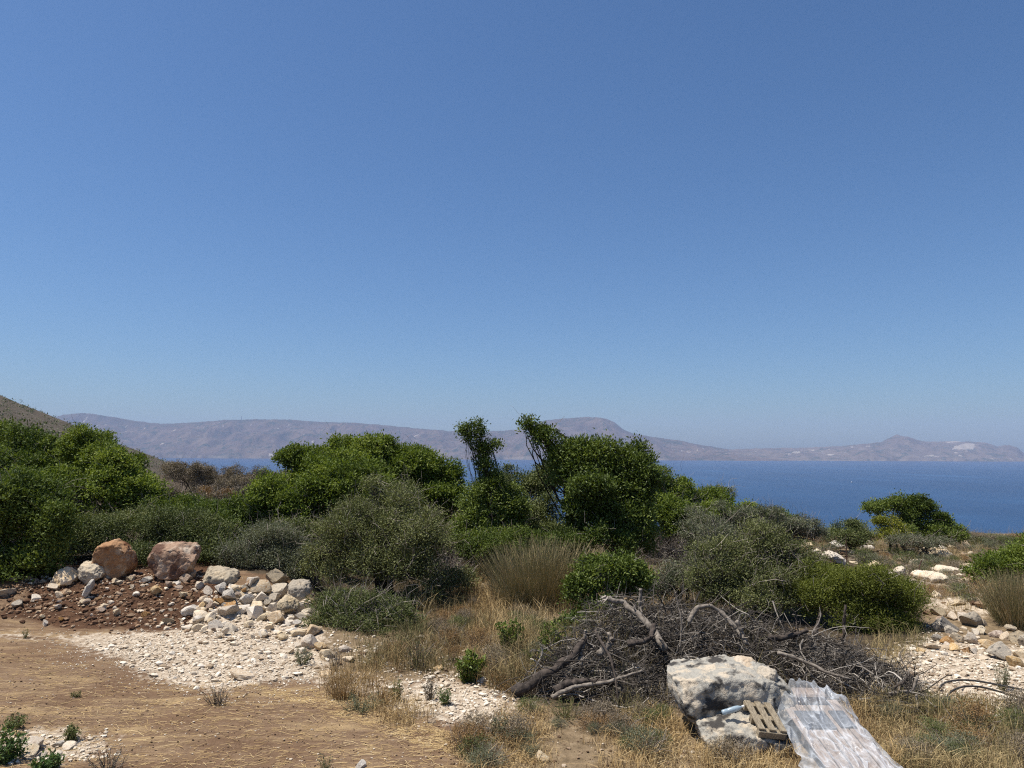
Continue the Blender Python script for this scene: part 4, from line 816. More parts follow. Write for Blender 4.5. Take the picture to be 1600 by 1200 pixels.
scatter_stones('gravel', 'white crushed stone spread at the foot of the heaps', [(GW, 8500, .004, .026), (GW, 1300, .014, .045), (GW, 200, .04, .075), ([(20, 985), (240, 990), (260, 1050), (120, 1025)], 700, .004, .02), (WHITE_R, 3400, .009, .045), (WHITE_R, 160, .04, .09), (WHITE_B, 900, .006, .035),
    ([(290, 990), (330, 930), (400, 915), (480, 930), (500, 1000), (400, 1010)], 1100, .015, .06), ([(500, 1000), (720, 1000), (800, 1080), (620, 1060)], 700, .01, .05), ([(60, 1000), (250, 1040), (500, 1060), (560, 1095), (350, 1100), (100, 1050)], 900, .005, .022)], 201, 'gravel')
scatter_stones('rubble', 'small red brown rubble over the red earth heap', [([(0, 960), (20, 900), (100, 890), (220, 885), (340, 900), (330, 950), (290, 982), (130, 980)], 3000, .008, .07)], 202, 'rubble')
scatter_stones('soil_pebbles', 'loose pebbles strewn over the brown soil track', [([(-40, 1000), (300, 1060), (520, 1090), (700, 1150), (760, 1205), (-60, 1205)], 3200, .004, .020), (SLOPE, 420, .03, .17), ([(700, 900), (900, 950), (820, 1060), (560, 1040)], 300, .02, .07), ([(560, 1090), (700, 1120), (1050, 1120), (1230, 1200), (700, 1205)], 700, .006, .03)], 203, 'clod')

# ------------------------------------------------------------------ grasses
def grass(name, label, beds, seed, matn, r=.0022):
    rg = rng_(seed); A = Acc()
    for poly, n, h0, h1, lean, t0, clump in beds:
        nc = max(1, n // clump)
        if poly[0] == 'world': c = np.stack([rg.uniform(poly[1], poly[2], int(nc * 1.35)), rg.uniform(poly[3], poly[4], int(nc * 1.35)), np.zeros(int(nc * 1.35))], 1)
        else: c = GR(*sample_poly(poly, int(nc * 1.35), rg).T)
        far = c[:, 1] / 11
        pn = fbm(c[:, 0] * 1.1 / far, c[:, 1] * 1.1 / far, 4, seed); c = c[(pn + rg.normal(size=len(pn)) * .12) > -.12]; nc = len(c)
        pn = fbm(c[:, 0] * .9, c[:, 1] * .9, 3, seed + 3); ht = .55 + .9 * sstep(-.35, .5, fbm(c[:, 0] * 1.7, c[:, 1] * 1.7, 3, seed + 5))
        kk = np.repeat(np.arange(nc), clump); N = len(kk)
        st = c[kk] + rg.normal(size=(N, 3)) * np.array([.09, .09, 0]); st[:, 2] = H(st[:, 0], st[:, 1]) - .01
        h = (rg.uniform(h0, h1, nc) * ht)[kk] * rg.uniform(.5, 1.1, N); a = rg.random(N) * 6.28; l = np.abs(rg.normal(size=N)) * lean
        mid = st + np.stack([np.cos(a) * l * h * .3, np.sin(a) * l * h * .3, h * .6], 1); end = st + np.stack([np.cos(a) * l * h, np.sin(a) * l * h, h * (1 - .25 * np.minimum(l, 1.5))], 1)
        a2 = rg.random(N) * 6.28; sx = np.stack([np.cos(a2), np.sin(a2), 0 * a2], 1); w = (r * rg.uniform(.7, 1.6, N))[:, None]
        V = np.stack([st - sx * w, st + sx * w, mid + sx * w * .8, mid - sx * w * .8, end + sx * w * .3, end - sx * w * .3], 1).reshape(-1, 3)
        F = (np.array([[0, 1, 2, 3], [3, 2, 4, 5]])[None] + (np.arange(N) * 6)[:, None, None]).reshape(-1, 4)
        A.add(V, F, np.repeat(np.clip(t0 + .55 * pn[kk] + .16 * rg.normal(size=nc)[kk] + .14 * rg.normal(size=N), 0, 1), 2))
    V, F, t = A.get(); return tag(link(name, mesh_from(name, V, F, M[matn], fattr={'tint': t})), label, 'grass', kind='stuff')
MEAD = [(690, 905), (760, 890), (900, 930), (1000, 960), (990, 990), (900, 1030), (840, 1075), (800, 1085), (700, 1050), (600, 1060), (540, 1040), (620, 1010), (660, 960)]
grass('meadow_grass', 'olive and straw wild grass over the meadow and the right slope',
      [(MEAD, 15000, .14, .42, .5, .50, 12), ([(1020, 870), (1130, 890), (1120, 960), (1010, 960)], 4200, .2, .45, .5, .62, 12), (SLOPE, 12000, .08, .26, .6, .66, 10), ([(1225, 838), (1300, 846), (1660, 845), (1660, 862), (1230, 862)], 5200, .10, .36, .6, .50, 10), ([(1490, 843), (1680, 843), (1680, 856), (1490, 856)], 4200, .14, .42, .6, .5, 8), (('world', 15, 40, 26, 50), 16000, .15, .5, .6, .5, 8), (('world', 5, 16, 24, 38), 6000, .15, .5, .6, .45, 8), ([(1290, 1000), (1450, 1000), (1410, 1060), (1330, 1045)], 1600, .1, .35, .7, .5, 8), ([(540, 895), (730, 895), (730, 955), (540, 950)], 2600, .1, .4, .6, .35, 8),
       ([(1400, 1090), (1600, 1100), (1600, 1215), (1380, 1215), (1320, 1110)], 9500, .08, .26, .7, .55, 12), ([(480, 930), (660, 990), (640, 1040), (520, 1030)], 2600, .1, .3, .6, .45, 10), ([(680, 870), (1010, 850), (1020, 900), (700, 900)], 4000, .2, .5, .4, .40, 12), ([(240, 800), (500, 775), (1250, 800), (1250, 850), (700, 870), (240, 860)], 9000, .15, .5, .6, .45, 8)], 301, 'meadow')
grass('dry_grass', 'dry yellow straw grass around the branch pile and along the soil track',
      [([(820, 1105), (960, 1110), (1045, 1115), (1100, 1170), (1230, 1190), (1240, 1215), (700, 1215), (690, 1150)], 10500, .05, .20, .9, .45, 14), ([(1310, 1100), (1430, 1085), (1620, 1100), (1620, 1215), (1370, 1215)], 12000, .07, .26, .8, .42, 14), (MEAD, 6500, .15, .40, .6, .5, 12),
       ([(500, 1045), (600, 1065), (660, 1110), (720, 1140), (600, 1130), (520, 1090)], 2600, .06, .25, .7, .35, 16), (SLOPE, 8000, .08, .24, .7, .45, 12), ([(1100, 1160), (1230, 1170), (1240, 1215), (1100, 1215)], 1800, .06, .2, .7, .3, 12), ([(720, 890), (1000, 900), (960, 950), (740, 960)], 2800, .2, .45, .5, .6, 12), ([(690, 890), (780, 880), (900, 960), (1000, 980), (880, 1010), (720, 985)], 4200, .2, .5, .5, .5, 12), ([(1000, 890), (1110, 890), (1100, 950), (1000, 950)], 2200, .2, .45, .5, .5, 12)], 302, 'straw')
grass('pile_grass', 'thin dry grass and bindweed growing through the dead branch pile', [([(900, 1000), (1000, 960), (1200, 985), (1400, 1060), (1420, 1130), (1300, 1100), (1000, 1110), (880, 1090)], 1500, .2, .6, .5, .45, 8), ([(960, 1060), (1050, 1050), (1060, 1130), (980, 1130)], 900, .15, .4, .6, .5, 8)], 304, 'meadow')
# broken straw lying flat on the soil
rg = rng_(303); n = 5000
q = np.concatenate([sample_poly([(-60, 1010), (250, 1062), (470, 1070), (640, 1120), (760, 1160), (720, 1215), (-80, 1215)], 3200, rg), sample_poly([(380, 1070), (560, 1085), (700, 1140), (860, 1190), (760, 1200), (560, 1130)], 1800, rg)])
p = GR(q[:, 0], q[:, 1]) + np.array([0, 0, .006]); a = rg.normal(0, .7, n) + R(-8); L = rg.uniform(.03, .16, n)
d = np.stack([np.cos(a), np.sin(a), rg.normal(size=n) * .06], 1) * L[:, None]; V, F = tubes(np.stack([p - d * .5, p + d * .5 + np.array([0, 0, .004])], 1), np.full((n, 2), .0016), 3)
tag(link('straw_litter', mesh_from('straw_litter', V, F, M['straw'], fattr={'tint': np.repeat(np.clip(rg.normal(.6, .2, n), 0, 1), 3)})), 'broken straw lying on the brown soil', 'straw', kind='stuff')

# ------------------------------------------------------------------ weeds one can count
def weed(label, px, py, w, h, seed, leaf='weed', n=26, L=.05, Wd=.022, dens=26, stemmat='meadow', cat='weed', name='weed'):
    rg = rng_(seed); b = G(px, py); s = b[1] / FPX; hw = w * s * .5; hh = h * s
    t = thing(name, label, cat, b)
    a = rg.random(n) * 6.28; rr = np.sqrt(rg.random(n))
    st = b + np.stack([np.cos(a) * rr * hw * .3, np.sin(a) * rr * hw * .3, 0 * a - .01], 1); e = b + np.stack([np.cos(a) * rr * hw, np.sin(a) * rr * hw, hh * rg.uniform(.55, 1.05, n) * (1 - .3 * rr)], 1)
    P = curvy(st, e, 6, rg, .06); V, F = tubes(P, .0035 * rg.uniform(.7, 1.3, (n, 1)) * np.linspace(1, .5, 6)[None], 3)
    part('stem', V, F, M[stemmat], t, fattr={'tint': np.repeat(np.clip(rg.normal(.4, .2, n), 0, 1), 15)})
    if dens:
        i = np.repeat(np.arange(n), dens); k = rg.integers(1, 6, len(i)); pp = P[i, k] + rg.normal(size=(len(i), 3)) * .012
        D = norm(rg.normal(size=(len(i), 3)) + np.array([0, 0, .35])); N = norm(rg.normal(size=(len(i), 3)) * .6 + np.array([0, 0, 1])); sc = rg.uniform(.6, 1.2, len(i))
        V, F = leafq(pp, D, N, L * sc, Wd * sc); part('foliage', V, F, M[leaf], t, fattr={'tint': np.clip(rg.normal(.5, .22, len(i)), 0, 1)})
    return t
weed('leafy green weed in the lower left corner of the track', 8, 1190, 60, 48, 401, n=40)
weed('green weed tuft at the bottom edge, right of the corner weed', 75, 1204, 42, 24, 402)
weed('small green weed above the broad ochre corner stone', 22, 1135, 40, 16, 403, leaf='mixed', L=.035, Wd=.014)
weed('bushy little green weed right of the ochre corner stones', 112, 1152, 26, 22, 404, leaf='mixed', L=.035, Wd=.013)
weed('tiny dark weed on the white stones at the left edge', 40, 996, 12, 16, 405, n=12, leaf='olive', L=.025, Wd=.008, dens=16)
weed('tiny dark weed alone on the brown soil', 117, 1087, 18, 8, 406, n=12, leaf='mixed', L=.025, Wd=.010, dens=14)
weed('upright grey green weed in front of the white stone heap', 473, 1038, 30, 30, 407, leaf='greyolive', n=24, L=.035, Wd=.010)
weed('dark upright weed among white stones below the meadow', 620, 1092, 22, 34, 408, leaf='olive', n=22, L=.03, Wd=.009)
weed('dry brown upright weed left of the green upright weed', 672, 1090, 26, 38, 409, leaf='drybush', n=26, L=.02, Wd=.007, stemmat='twig')
weed('green upright weed on the white stones at the centre bottom', 694, 1098, 22, 30, 410, n=22, L=.035, Wd=.010)
weed('tall feathery weed between the white stones and the straw', 780, 1160, 26, 48, 411, leaf='greyolive', n=26, L=.03, Wd=.008)
weed('dark green broad leaved plant with a shaded foot in the dry weeds', 735, 1062, 48, 46, 412, leaf='carob', n=34, L=.07, Wd=.04)
weed('tall green leafy plant above the broad leaved plant', 795, 1020, 44, 60, 413, leaf='carob', n=34, L=.06, Wd=.034)
weed('dark green leafy plant at the left end of the branch pile', 868, 1022, 56, 52, 414, leaf='carob', n=36, L=.055, Wd=.03)
weed('low green plant left of the leafy plant by the branch pile', 838, 1040, 40, 30, 421, leaf='carob', n=24, L=.05, Wd=.026)
weed('dry reddish twiggy weed on the track below the crushed stone', 340, 1100, 60, 32, 415, leaf='drybush', n=40, L=.02, Wd=.007, dens=8, stemmat='twig')
weed('dry brown weed at the bottom edge of the soil track', 170, 1204, 80, 36, 416, leaf='drybush', n=46, L=.02, Wd=.008, dens=8, stemmat='twig')
weed('thin dry weed at the bottom edge near the white stone', 508, 1204, 28, 26, 417, leaf='greyolive', n=16, L=.02, Wd=.008, dens=10)
weed('grey weed in front of the stone heap at the right edge', 1566, 1075, 28, 50, 418, leaf='greyolive', n=24, L=.03, Wd=.009)
weed('grey green spiky weed lying over the straw edge of the track', 565, 1110, 70, 26, 419, leaf='greyolive', n=36, L=.03, Wd=.008)
weed('rusty orange low weed left of the branch pile', 790, 1078, 64, 26, 420, leaf='rust', n=44, L=.025, Wd=.009)
weed('rusty dry grass tuft beside the tan standing stone', 535, 1090, 70, 50, 422, leaf='rust', n=90, L=.03, Wd=.006, dens=6, stemmat='straw', cat='grass tuft', name='grass_tuft')
weed('rusty brown grass tuft right of the first, at the track edge', 600, 1098, 50, 30, 423, leaf='rust', n=60, L=.03, Wd=.006, dens=6, stemmat='straw', cat='grass tuft', name='grass_tuft')
weed('dark dry weed in the shade left of the meadow', 655, 1045, 60, 60, 424, leaf='mixed', n=50, L=.025, Wd=.008, dens=10, stemmat='twig')
weed('brown dry weed on the stones right of the white heap', 525, 1045, 36, 46, 425, leaf='drybush', n=30, L=.02, Wd=.007, dens=10, stemmat='twig')
weed('olive weed cushion below the left end of the branch pile', 885, 1125, 70, 34, 426, leaf='mixed', n=60, L=.025, Wd=.007, dens=10)

# ------------------------------------------------------------------ pile of cut dead branches
def pileY(py): return np.interp(py, [930, 1000, 1060, 1130], [11.9, 11.3, 10.3, 9.4])
rg = rng_(501)
def pile_pts(n, poly=PILE, jy=.5):
    a = np.array(poly, float); lo = a.min(0); hi = a.max(0); q = rg.random((n * 5, 2)) * (hi - lo) + lo; q = q[inpoly(q[:, 0], q[:, 1], poly)][:n]
    p = PT(q[:, 0], q[:, 1], pileY(q[:, 1]) + rg.uniform(-.1, jy, len(q))); p[:, 2] = np.maximum(p[:, 2], H(p[:, 0], p[:, 1]) + rg.uniform(.01, .12, len(p))); return p
def twig_mass(n, l0, l1, r0, r1, K, amp, flat=.45, sides=3, poly=PILE):
    c = pile_pts(n, poly); n = len(c); d = norm(rg.normal(size=(n, 3)) * np.array([1, .7, flat])); L = rg.uniform(l0, l1, n)[:, None]
    A_, B_ = c - d * L * .5, c + d * L * .5
    for E in (A_, B_): E[:, 2] = np.maximum(E[:, 2], H(E[:, 0], E[:, 1]) + .01)
    P = curvy(A_, B_, K, rg, amp); rad = rg.uniform(r0, r1, (n, 1)) * np.linspace(1, .35, K)[None]; V, F = tubes(P, rad, sides)
    return V, F, np.repeat(np.clip(rg.normal(.42, .30, n), 0, 1), (K - 1) * sides), P
A = Acc(); V, F, a, P1 = twig_mass(620, .6, 1.5, .006, .013, 9, .07, sides=4); A.add(V, F, a)
V, F, a, P2 = twig_mass(2100, .25, .8, .0028, .006, 7, .09, .55); A.add(V, F, a)
V, F, a, _ = twig_mass(2900, .10, .34, .0018, .0035, 5, .10, .8); A.add(V, F, a)
V, F, a, _ = twig_mass(1500, .08, .3, .0018, .0035, 5, .12, .7, poly=[(960, 1060), (1050, 1060), (1060, 1130), (980, 1130)]); A.add(V, F, a)
V, F, a, _ = twig_mass(1100, .2, .6, .003, .006, 7, .10, .6, poly=[(1230, 990), (1330, 1010), (1430, 1075), (1432, 1125), (1375, 1135), (1290, 1080)]); A.add(V, F, a)
c_ = pile_pts(170, [(830, 1060), (905, 985), (945, 945), (1100, 955), (1240, 990), (1390, 1050), (1420, 1090), (1300, 1060), (1000, 1050)], .3); dd_ = norm(rg.normal(size=(170, 3)) * np.array([1, .6, .3]) + np.array([0, 0, .75])); P4 = curvy(c_ - dd_ * .1, c_ + dd_ * rg.uniform(.2, .62, (170, 1)), 8, rg, .09)
V, F = tubes(P4, .0055 * rg.uniform(.6, 1.4, (170, 1)) * np.linspace(1, .3, 8)[None], 4); A.add(V, F, np.repeat(np.clip(rg.normal(.6, .25, 170), 0, 1), 28))
# side shoots on the longer twigs
i = rg.integers(0, len(P1), 2600); k = rg.integers(2, 9, 2600); s = P1[i, k]; e = s + norm(rg.normal(size=(2600, 3)) * np.array([1, .8, .8])) * rg.uniform(.1, .35, (2600, 1))
V, F = tubes(curvy(s, e, 5, rg, .1), .003 * rg.uniform(.6, 1.3, (2600, 1)) * np.linspace(1, .4, 5)[None], 3); A.add(V, F, np.repeat(np.clip(rg.normal(.5, .2, 2600), 0, 1), 12))
V, F, a = A.get(); tag(link('brushwood', mesh_from('brushwood', V, F, M['twig'], fattr={'tint': a})), 'tangled heap of thin grey brown dead twigs', 'brushwood', kind='stuff')

def branch(name, label, pts, r_px, matn='deadwood', taper=.55, seed=1, shoots=0, splinter=0, knots=.14):
    """gnarled limb along photo points (px, py, Y)"""
    rg = rng_(seed); q = np.array(pts, float); t = np.linspace(0, 1, len(q)); K = max(14, len(q) * 7); tt = np.linspace(0, 1, K)
    r_px = r_px * .80; w = PT(q[:, 0], q[:, 1], q[:, 2]); P = np.stack([np.interp(tt, t, w[:, j]) for j in range(3)], 1)
    for _ in range(3): P[1:-1] = (P[:-2] + 2 * P[1:-1] + P[2:]) / 4
    s = q[:, 2].mean() / FPX; P[1:-1] += np.stack([fbm(tt * 9, tt * 0 + j * 9, 3, seed) for j in range(3)], 1)[1:-1] * r_px * s * .45
    rad = r_px * s * (1 - (1 - taper) * tt) * (1 + knots * fbm(tt * 11, tt * 0, 3, seed + 4) * 2); sides = 10
    V, F = tubes(P[None], rad[None], sides); V = V + (rad.mean() * .22 * np.array([mnoise.noise_vector(Vector(v) * (1.2 / max(rad.mean(), .01)))[:] for v in V]))
    idx = np.arange(K * sides).reshape(K, sides); me_F = F
    # closed ends
    cA = len(V); V = np.concatenate([V, P[:1], P[-1:]]); cap = [[idx[0, (j + 1) % sides], idx[0, j], cA, cA] for j in range(sides)] + [[idx[-1, j], idx[-1, (j + 1) % sides], cA + 1, cA + 1] for j in range(sides)]
    tri = np.array([[c[0], c[1], c[2]] for c in cap]); F3 = np.concatenate([np.concatenate([F[:, [0, 1, 2]], F[:, [0, 2, 3]]]), tri])
    b = P[0].copy(); t0 = thing(name, label, 'branch', b)
    part('limb', V, F3, M[matn], t0, smooth=True)
    if shoots:
        i = rg.integers(K // 5, K, shoots); d = norm(rg.normal(size=(shoots, 3)) + np.array([0, -.2, .3])); e = P[i] + d * rg.uniform(.12, .4, (shoots, 1))
        Vs, Fs = tubes(curvy(P[i], e, 6, rg, .1), rad[i][:, None] * .28 * np.linspace(1, .3, 6)[None], 4); tag(part('side_shoot', Vs, Fs, M['deadwood' if matn != 'char' else matn], t0), kind='stuff')
    if splinter:
        n = splinter; d = norm(norm(P[-1] - P[-4]) * .7 + rg.normal(size=(n, 3)) * .55 + np.array([0, 0, -.35])); e = P[-1] + d * rg.uniform(.08, .2, (n, 1))
        Vs, Fs = tubes(curvy(P[-1] + rg.normal(size=(n, 3)) * rad[-1] * .5, e, 4, rg, .04), rad[-1] * .38 * np.linspace(1, .12, 4)[None].repeat(n, 0), 4); part('splinter', Vs, Fs, M['twig_pale'], t0, fattr={'tint': np.full(len(Fs), .95)})
    return t0
branch('log', 'thick dark log lying at the lower left end of the branch pile', [(806, 1082, 9.9), (830, 1070, 10.0), (858, 1052, 10.1), (885, 1035, 10.2), (905, 1012, 10.4), (914, 998, 10.5)], 11, 'char', .55, 601, 5, knots=.2)
branch('log', 'second dark log lying just below the first at the left end of the pile', [(868, 1080, 9.8), (885, 1070, 9.8), (905, 1065, 9.85), (935, 1064, 9.9), (960, 1066, 9.9)], 8, 'char', .6, 602, 3)
branch('branch', 'snapped pale branch with a splintered end at the top left of the pile', [(1040, 1015, 10.6), (1022, 985, 10.9), (1000, 962, 11.1), (975, 942, 11.3), (950, 935, 11.3)], 6.5, 'deadwood', .8, 603, 5, 9)
branch('branch', 'upright grey stub standing above the snapped branch', [(1002, 965, 11.4), (1000, 945, 11.4), (1001, 920, 11.4)], 3.6, 'deadwood', .9, 604)
branch('branch', 'pale arching branch over the right of the pile', [(1075, 972, 10.9), (1088, 950, 11), (1108, 946, 11), (1127, 958, 11), (1140, 970, 10.9), (1152, 982, 10.8), (1163, 998, 10.7), (1168, 1008, 10.6)], 4.6, 'deadwood', .8, 605, 6)
branch('branch', 'short pale forked branch below the end of the arching branch', [(1150, 970, 10.7), (1160, 990, 10.65), (1166, 1006, 10.6)], 4, 'deadwood', .6, 606)
branch('branch', 'curved grey branch running along the front of the pile', [(862, 1090, 9.6), (885, 1078, 9.65), (905, 1072, 9.7), (945, 1066, 9.7), (975, 1058, 9.7), (1003, 1048, 9.8)], 4.6, 'deadwood', .5, 607, 6)
branch('branch', 'stubby brown branch in the middle of the pile', [(980, 1006, 10.3), (1000, 1004, 10.3), (1018, 998, 10.4), (1022, 975, 10.6)], 6, 'char', .7, 608, 3)
branch('branch', 'twisted branch standing up behind the first log', [(905, 1040, 10.3), (908, 1020, 10.4), (912, 1000, 10.5), (915, 985, 10.5)], 6, 'deadwood', .45, 609, 4)
branch('branch', 'gnarled root piece in the left middle of the pile', [(935, 1022, 10.3), (950, 1010, 10.4), (958, 1000, 10.4), (950, 990, 10.5)], 6.5, 'deadwood', .6, 610, 5)
branch('branch', 'long thin dark branch slanting down the front of the pile', [(930, 985, 10.4), (955, 1030, 9.9), (962, 1060, 9.7), (966, 1105, 9.5)], 2.6, 'char', .6, 611)
branch('branch', 'bent dark branch at the top right of the pile', [(1200, 995, 10.9), (1225, 998, 10.9), (1245, 990, 11), (1262, 985, 11)], 6, 'char', .6, 612, 4)
branch('branch', 'grey branch lying across the right part of the pile', [(1215, 1020, 10.3), (1250, 1030, 10.2), (1290, 1050, 10), (1330, 1062, 9.9)], 4, 'deadwood', .5, 613, 5)
branch('branch', 'forked grey branch sticking out at the right end of the pile', [(1380, 1090, 9.6), (1400, 1082, 9.6), (1425, 1080, 9.6), (1434, 1056, 9.65)], 3.6, 'deadwood', .7, 614, 3)
branch('branch', 'dark curved branch above the forked one at the right end of the pile', [(1395, 1075, 9.7), (1412, 1066, 9.7), (1420, 1054, 9.75)], 2.6, 'char', .6, 615, 2)
branch('branch', 'thin upright branch closing the right end of the pile', [(1437, 1135, 9.3), (1434, 1105, 9.4), (1432, 1085, 9.5)], 3.0, 'deadwood', .6, 616, 4)
branch('dead_tree', 'thick black dead trunk rising behind the right part of the pile', [(1264, 1030, 11.6), (1268, 1005, 11.7), (1274, 985, 11.8), (1282, 958, 11.9)], 6.5, 'char', .5, 617, 5)
branch('dead_sapling', 'thin black dead sapling right of the thick one, before the bright green bush', [(1313, 1025, 11.8), (1317, 1000, 11.9), (1320, 975, 12), (1321, 945, 12)], 4.2, 'char', .6, 618, 6)
branch('branch', 'slanting pale branch leaning on the pale rock in the pile', [(1270, 1012, 11.4), (1278, 1030, 11.3), (1286, 1046, 11.2)], 4, 'deadwood', .7, 619)
branch('branch', 'thin bare sapling standing in the middle of the pile', [(1062, 1012, 10.5), (1065, 985, 10.6), (1064, 965, 10.6), (1058, 940, 10.7), (1056, 925, 10.7)], 1.8, 'deadwood', .5, 620, 14)

# ------------------------------------------------------------------ wire fence on the slope
def bar(A_, B_, r, sides=6):
    return tubes(np.stack([np.linspace(A_[j], B_[j], 4) for j in range(3)], 1)[None], np.full((1, 4), r), sides)
m, n, o = mat('rusty_iron'); t = ntex(n, 30, 5, .6, obj_vec(n)); bsdf(n, o, ramp(n, t, [(.3, (.035, .024, .020)), (.7, (.13, .065, .038))]), .8, .3); M['rust_iron'] = m
fl = thing('wire_fence', 'rusty wire mesh fence on thin metal stakes across the stony right slope', 'fence', G(1415, 905))
stk = [((1323, 882), (1322, 843), 21.6), ((1428, 908), (1440, 875), 20.2), ((1505, 965), (1507, 930), 16.6)]
tops = []
for (bx, by), (tx, ty), Y in stk:
    p0 = PT(bx, by, Y); p0[2] = H(p0[0], p0[1]) - .2; p1 = PT(tx, ty, Y); V, F = bar(p0, p1, .016); part('post', V, F, M['rust_iron'], fl); tops.append((PT(bx, by, Y), p1))
A = Acc()
for (b0, t0), (b1, t1) in zip(tops[:-1], tops[1:]):
    for k in range(6):
        f = k / 6 * .85 + .05; V, F = bar(b0 + (t0 - b0) * f, b1 + (t1 - b1) * f, .0013, 3); A.add(V, F)
    nv = int(np.linalg.norm(b1 - b0) / .16)
    for k in range(1, nv):
        s = k / nv; V, F = bar(b0 + (b1 - b0) * s, t0 + (t1 - t0) * s + (b0 + (b1 - b0) * s - t0 - (t1 - t0) * s) * .1, .0013, 3); A.add(V, F)
V, F, _ = A.get(); part('wire_mesh', V, F, M['rust_iron'], fl)

# ------------------------------------------------------------------ black irrigation hoses on the crushed stone
m, n, o = mat('black_plastic_hose'); bsdf(n, o, ramp(n, ntex(n, 20, 3, .5, obj_vec(n)), [(.3, (.016, .015, .014)), (.7, (.06, .055, .05))]), .5, .4); M['hose'] = m
def hose(label, pts, r, seed):
    q = np.array(pts, float); w = PT(q[:, 0], q[:, 1], q[:, 2]); t = np.linspace(0, 1, len(q)); tt = np.linspace(0, 1, 60); P = np.stack([np.interp(tt, t, w[:, j]) for j in range(3)], 1)
    for _ in range(14): P[1:-1] = (P[:-2] + 2 * P[1:-1] + P[2:]) / 4
    gz = H(P[:, 0], P[:, 1]) + r; P[:, 2] = np.maximum(P[:, 2], gz); V, F = tubes(P[None], np.full((1, 60), r), 8)
    return tag(link('hose', mesh_from('hose', V - P[0], F, M['hose'], True), loc=P[0]), label, 'hose')
hose('upper black hose arching over the white stones at the right edge', [(1466, 1088, 10.3), (1467, 1074, 10.3), (1476, 1066, 10.35), (1492, 1063, 10.4), (1512, 1062, 10.4), (1540, 1066, 10.4), (1570, 1072, 10.3), (1605, 1079, 10.2), (1660, 1090, 10.1)], .013, 1)
hose('lower black hose bent into a loop below the upper one', [(1484, 1115, 9.75), (1478, 1100, 9.8), (1480, 1086, 9.9), (1490, 1077, 9.95), (1507, 1072, 10), (1530, 1072, 10), (1560, 1080, 9.95), (1605, 1094, 9.8), (1660, 1108, 9.7)], .013, 2)

# ------------------------------------------------------------------ pallets, slabs, plastic sheet, bottle
def wood(name, a, b):
    m, n, o = mat(name); v = obj_vec(n); mp = nd(n, 'ShaderNodeMapping'); mp.inputs['Scale'].default_value = (14, 1.4, 14); n.links.new(v, mp.inputs[0])
    t = ntex(n, 5, 6, .6, mp.outputs[0], .5); bsdf(n, o, ramp(n, t, [(.3, a), (.7, b)]), .8, .2, t, .4, .004); return m
M['pallet'] = wood('pallet_wood', (.13, .10, .066), (.37, .305, .21)); M['pallet_pink'] = wood('weathered_pallet_wood', (.19, .145, .115), (.38, .30, .245))
def box(c, ax, ay, az, sx, sy, sz, bev=.004):
    bm = bmesh.new(); bmesh.ops.create_cube(bm, size=1)
    for v in bm.verts: v.co = Vector((v.co.x * sx, v.co.y * sy, v.co.z * sz))
    bmesh.ops.bevel(bm, geom=bm.edges[:], offset=bev, segments=1, affect='EDGES'); bmesh.ops.triangulate(bm, faces=bm.faces[:])
    V = np.array([v.co[:] for v in bm.verts]); F = np.array([[v.index for v in f.verts] for f in bm.faces]); bm.free()
    return np.asarray(c) + V[:, :1] * ax + V[:, 1:2] * ay + V[:, 2:3] * az, F
def frame(far, near, roll=0.):
    """length axis from the far to the near end, across axis, up axis"""
    l = norm(near - far); a = norm(np.cross(l, np.array([0, 0, 1.]))); up = np.cross(a, l)
    if up[2] < 0: up = -up
    a2 = math.cos(roll) * a + math.sin(roll) * up; return l, a2, np.cross(a2, l) if np.cross(a2, l)[2] > 0 else -np.cross(a2, l)
def pallet(name, label, far, near, wid, nb, matn, thick=.022, hgt=.09, gap=.35, roll=0.):
    l, a, up = frame(far, near, roll); L = np.linalg.norm(near - far); c = (far + near) / 2; t = thing(name, label, 'pallet', c - up * hgt)
    bw = wid / (nb + (nb - 1) * gap)
    for k in range(nb):
        off = -wid / 2 + bw / 2 + k * bw * (1 + gap); V, F = box(c + a * off, a, l, up, bw, L, thick); part('deck_board', V, F, M[matn], t)
    for s in (-.46, 0, .46):
        V, F = box(c + l * L * s - up * (thick / 2 + .001 + (hgt - thick) / 2), a, l, up, wid * .985, .07, hgt - thick - .004); part('cross_beam', V, F, M[matn], t)
    return t, c, l, a, up, L
# small bare pallet end leaning on the lower boulder
far = PT(1183, 1097, 8.45); near = PT(1208, 1142, 8.02)
pallet('wooden_pallet', 'bare wooden pallet end with open slats, left of the plastic sheet', far, near, .31, 3, 'pallet', .024, .10, .62, .14)
# covered pallet under the plastic
far = PT(1262, 1095, 8.75); near = PT(1352, 1235, 7.35)
far[2] = max(far[2], .36); near[2] = max(near[2], .13)
t, c, l, a, up, L = pallet('wooden_pallet', 'pinkish wooden pallet lying under the clear plastic sheet', far, near, .66, 5, 'pallet_pink', .022, .11, .12)
if a[0] < 0: a = -a
m, n, o = mat('dark_slate_tile'); tx = ntex(n, 12, 5, .6, obj_vec(n)); bsdf(n, o, ramp(n, tx, [(.3, (.050, .055, .065)), (.7, (.10, .105, .115))]), .7, .3, tx, .3, .004); M['slate'] = m
def slab(label, u, v, su, sv, st=.018):
    cc = c + a * u + l * v + up * (.011 + st / 2 + .002); V, F = box(cc, a, l, up, su, sv, st); b0 = cc.copy()
    return tag(link('slate_tile', mesh_from('slate_tile', V - b0, F, M['slate']), loc=b0), label, 'tile')
slab('larger dark grey tile on the pallet under the plastic', -.10, -.24, .33, .36)
slab('narrow dark grey tile right of the larger tile under the plastic', .20, -.26, .17, .34)
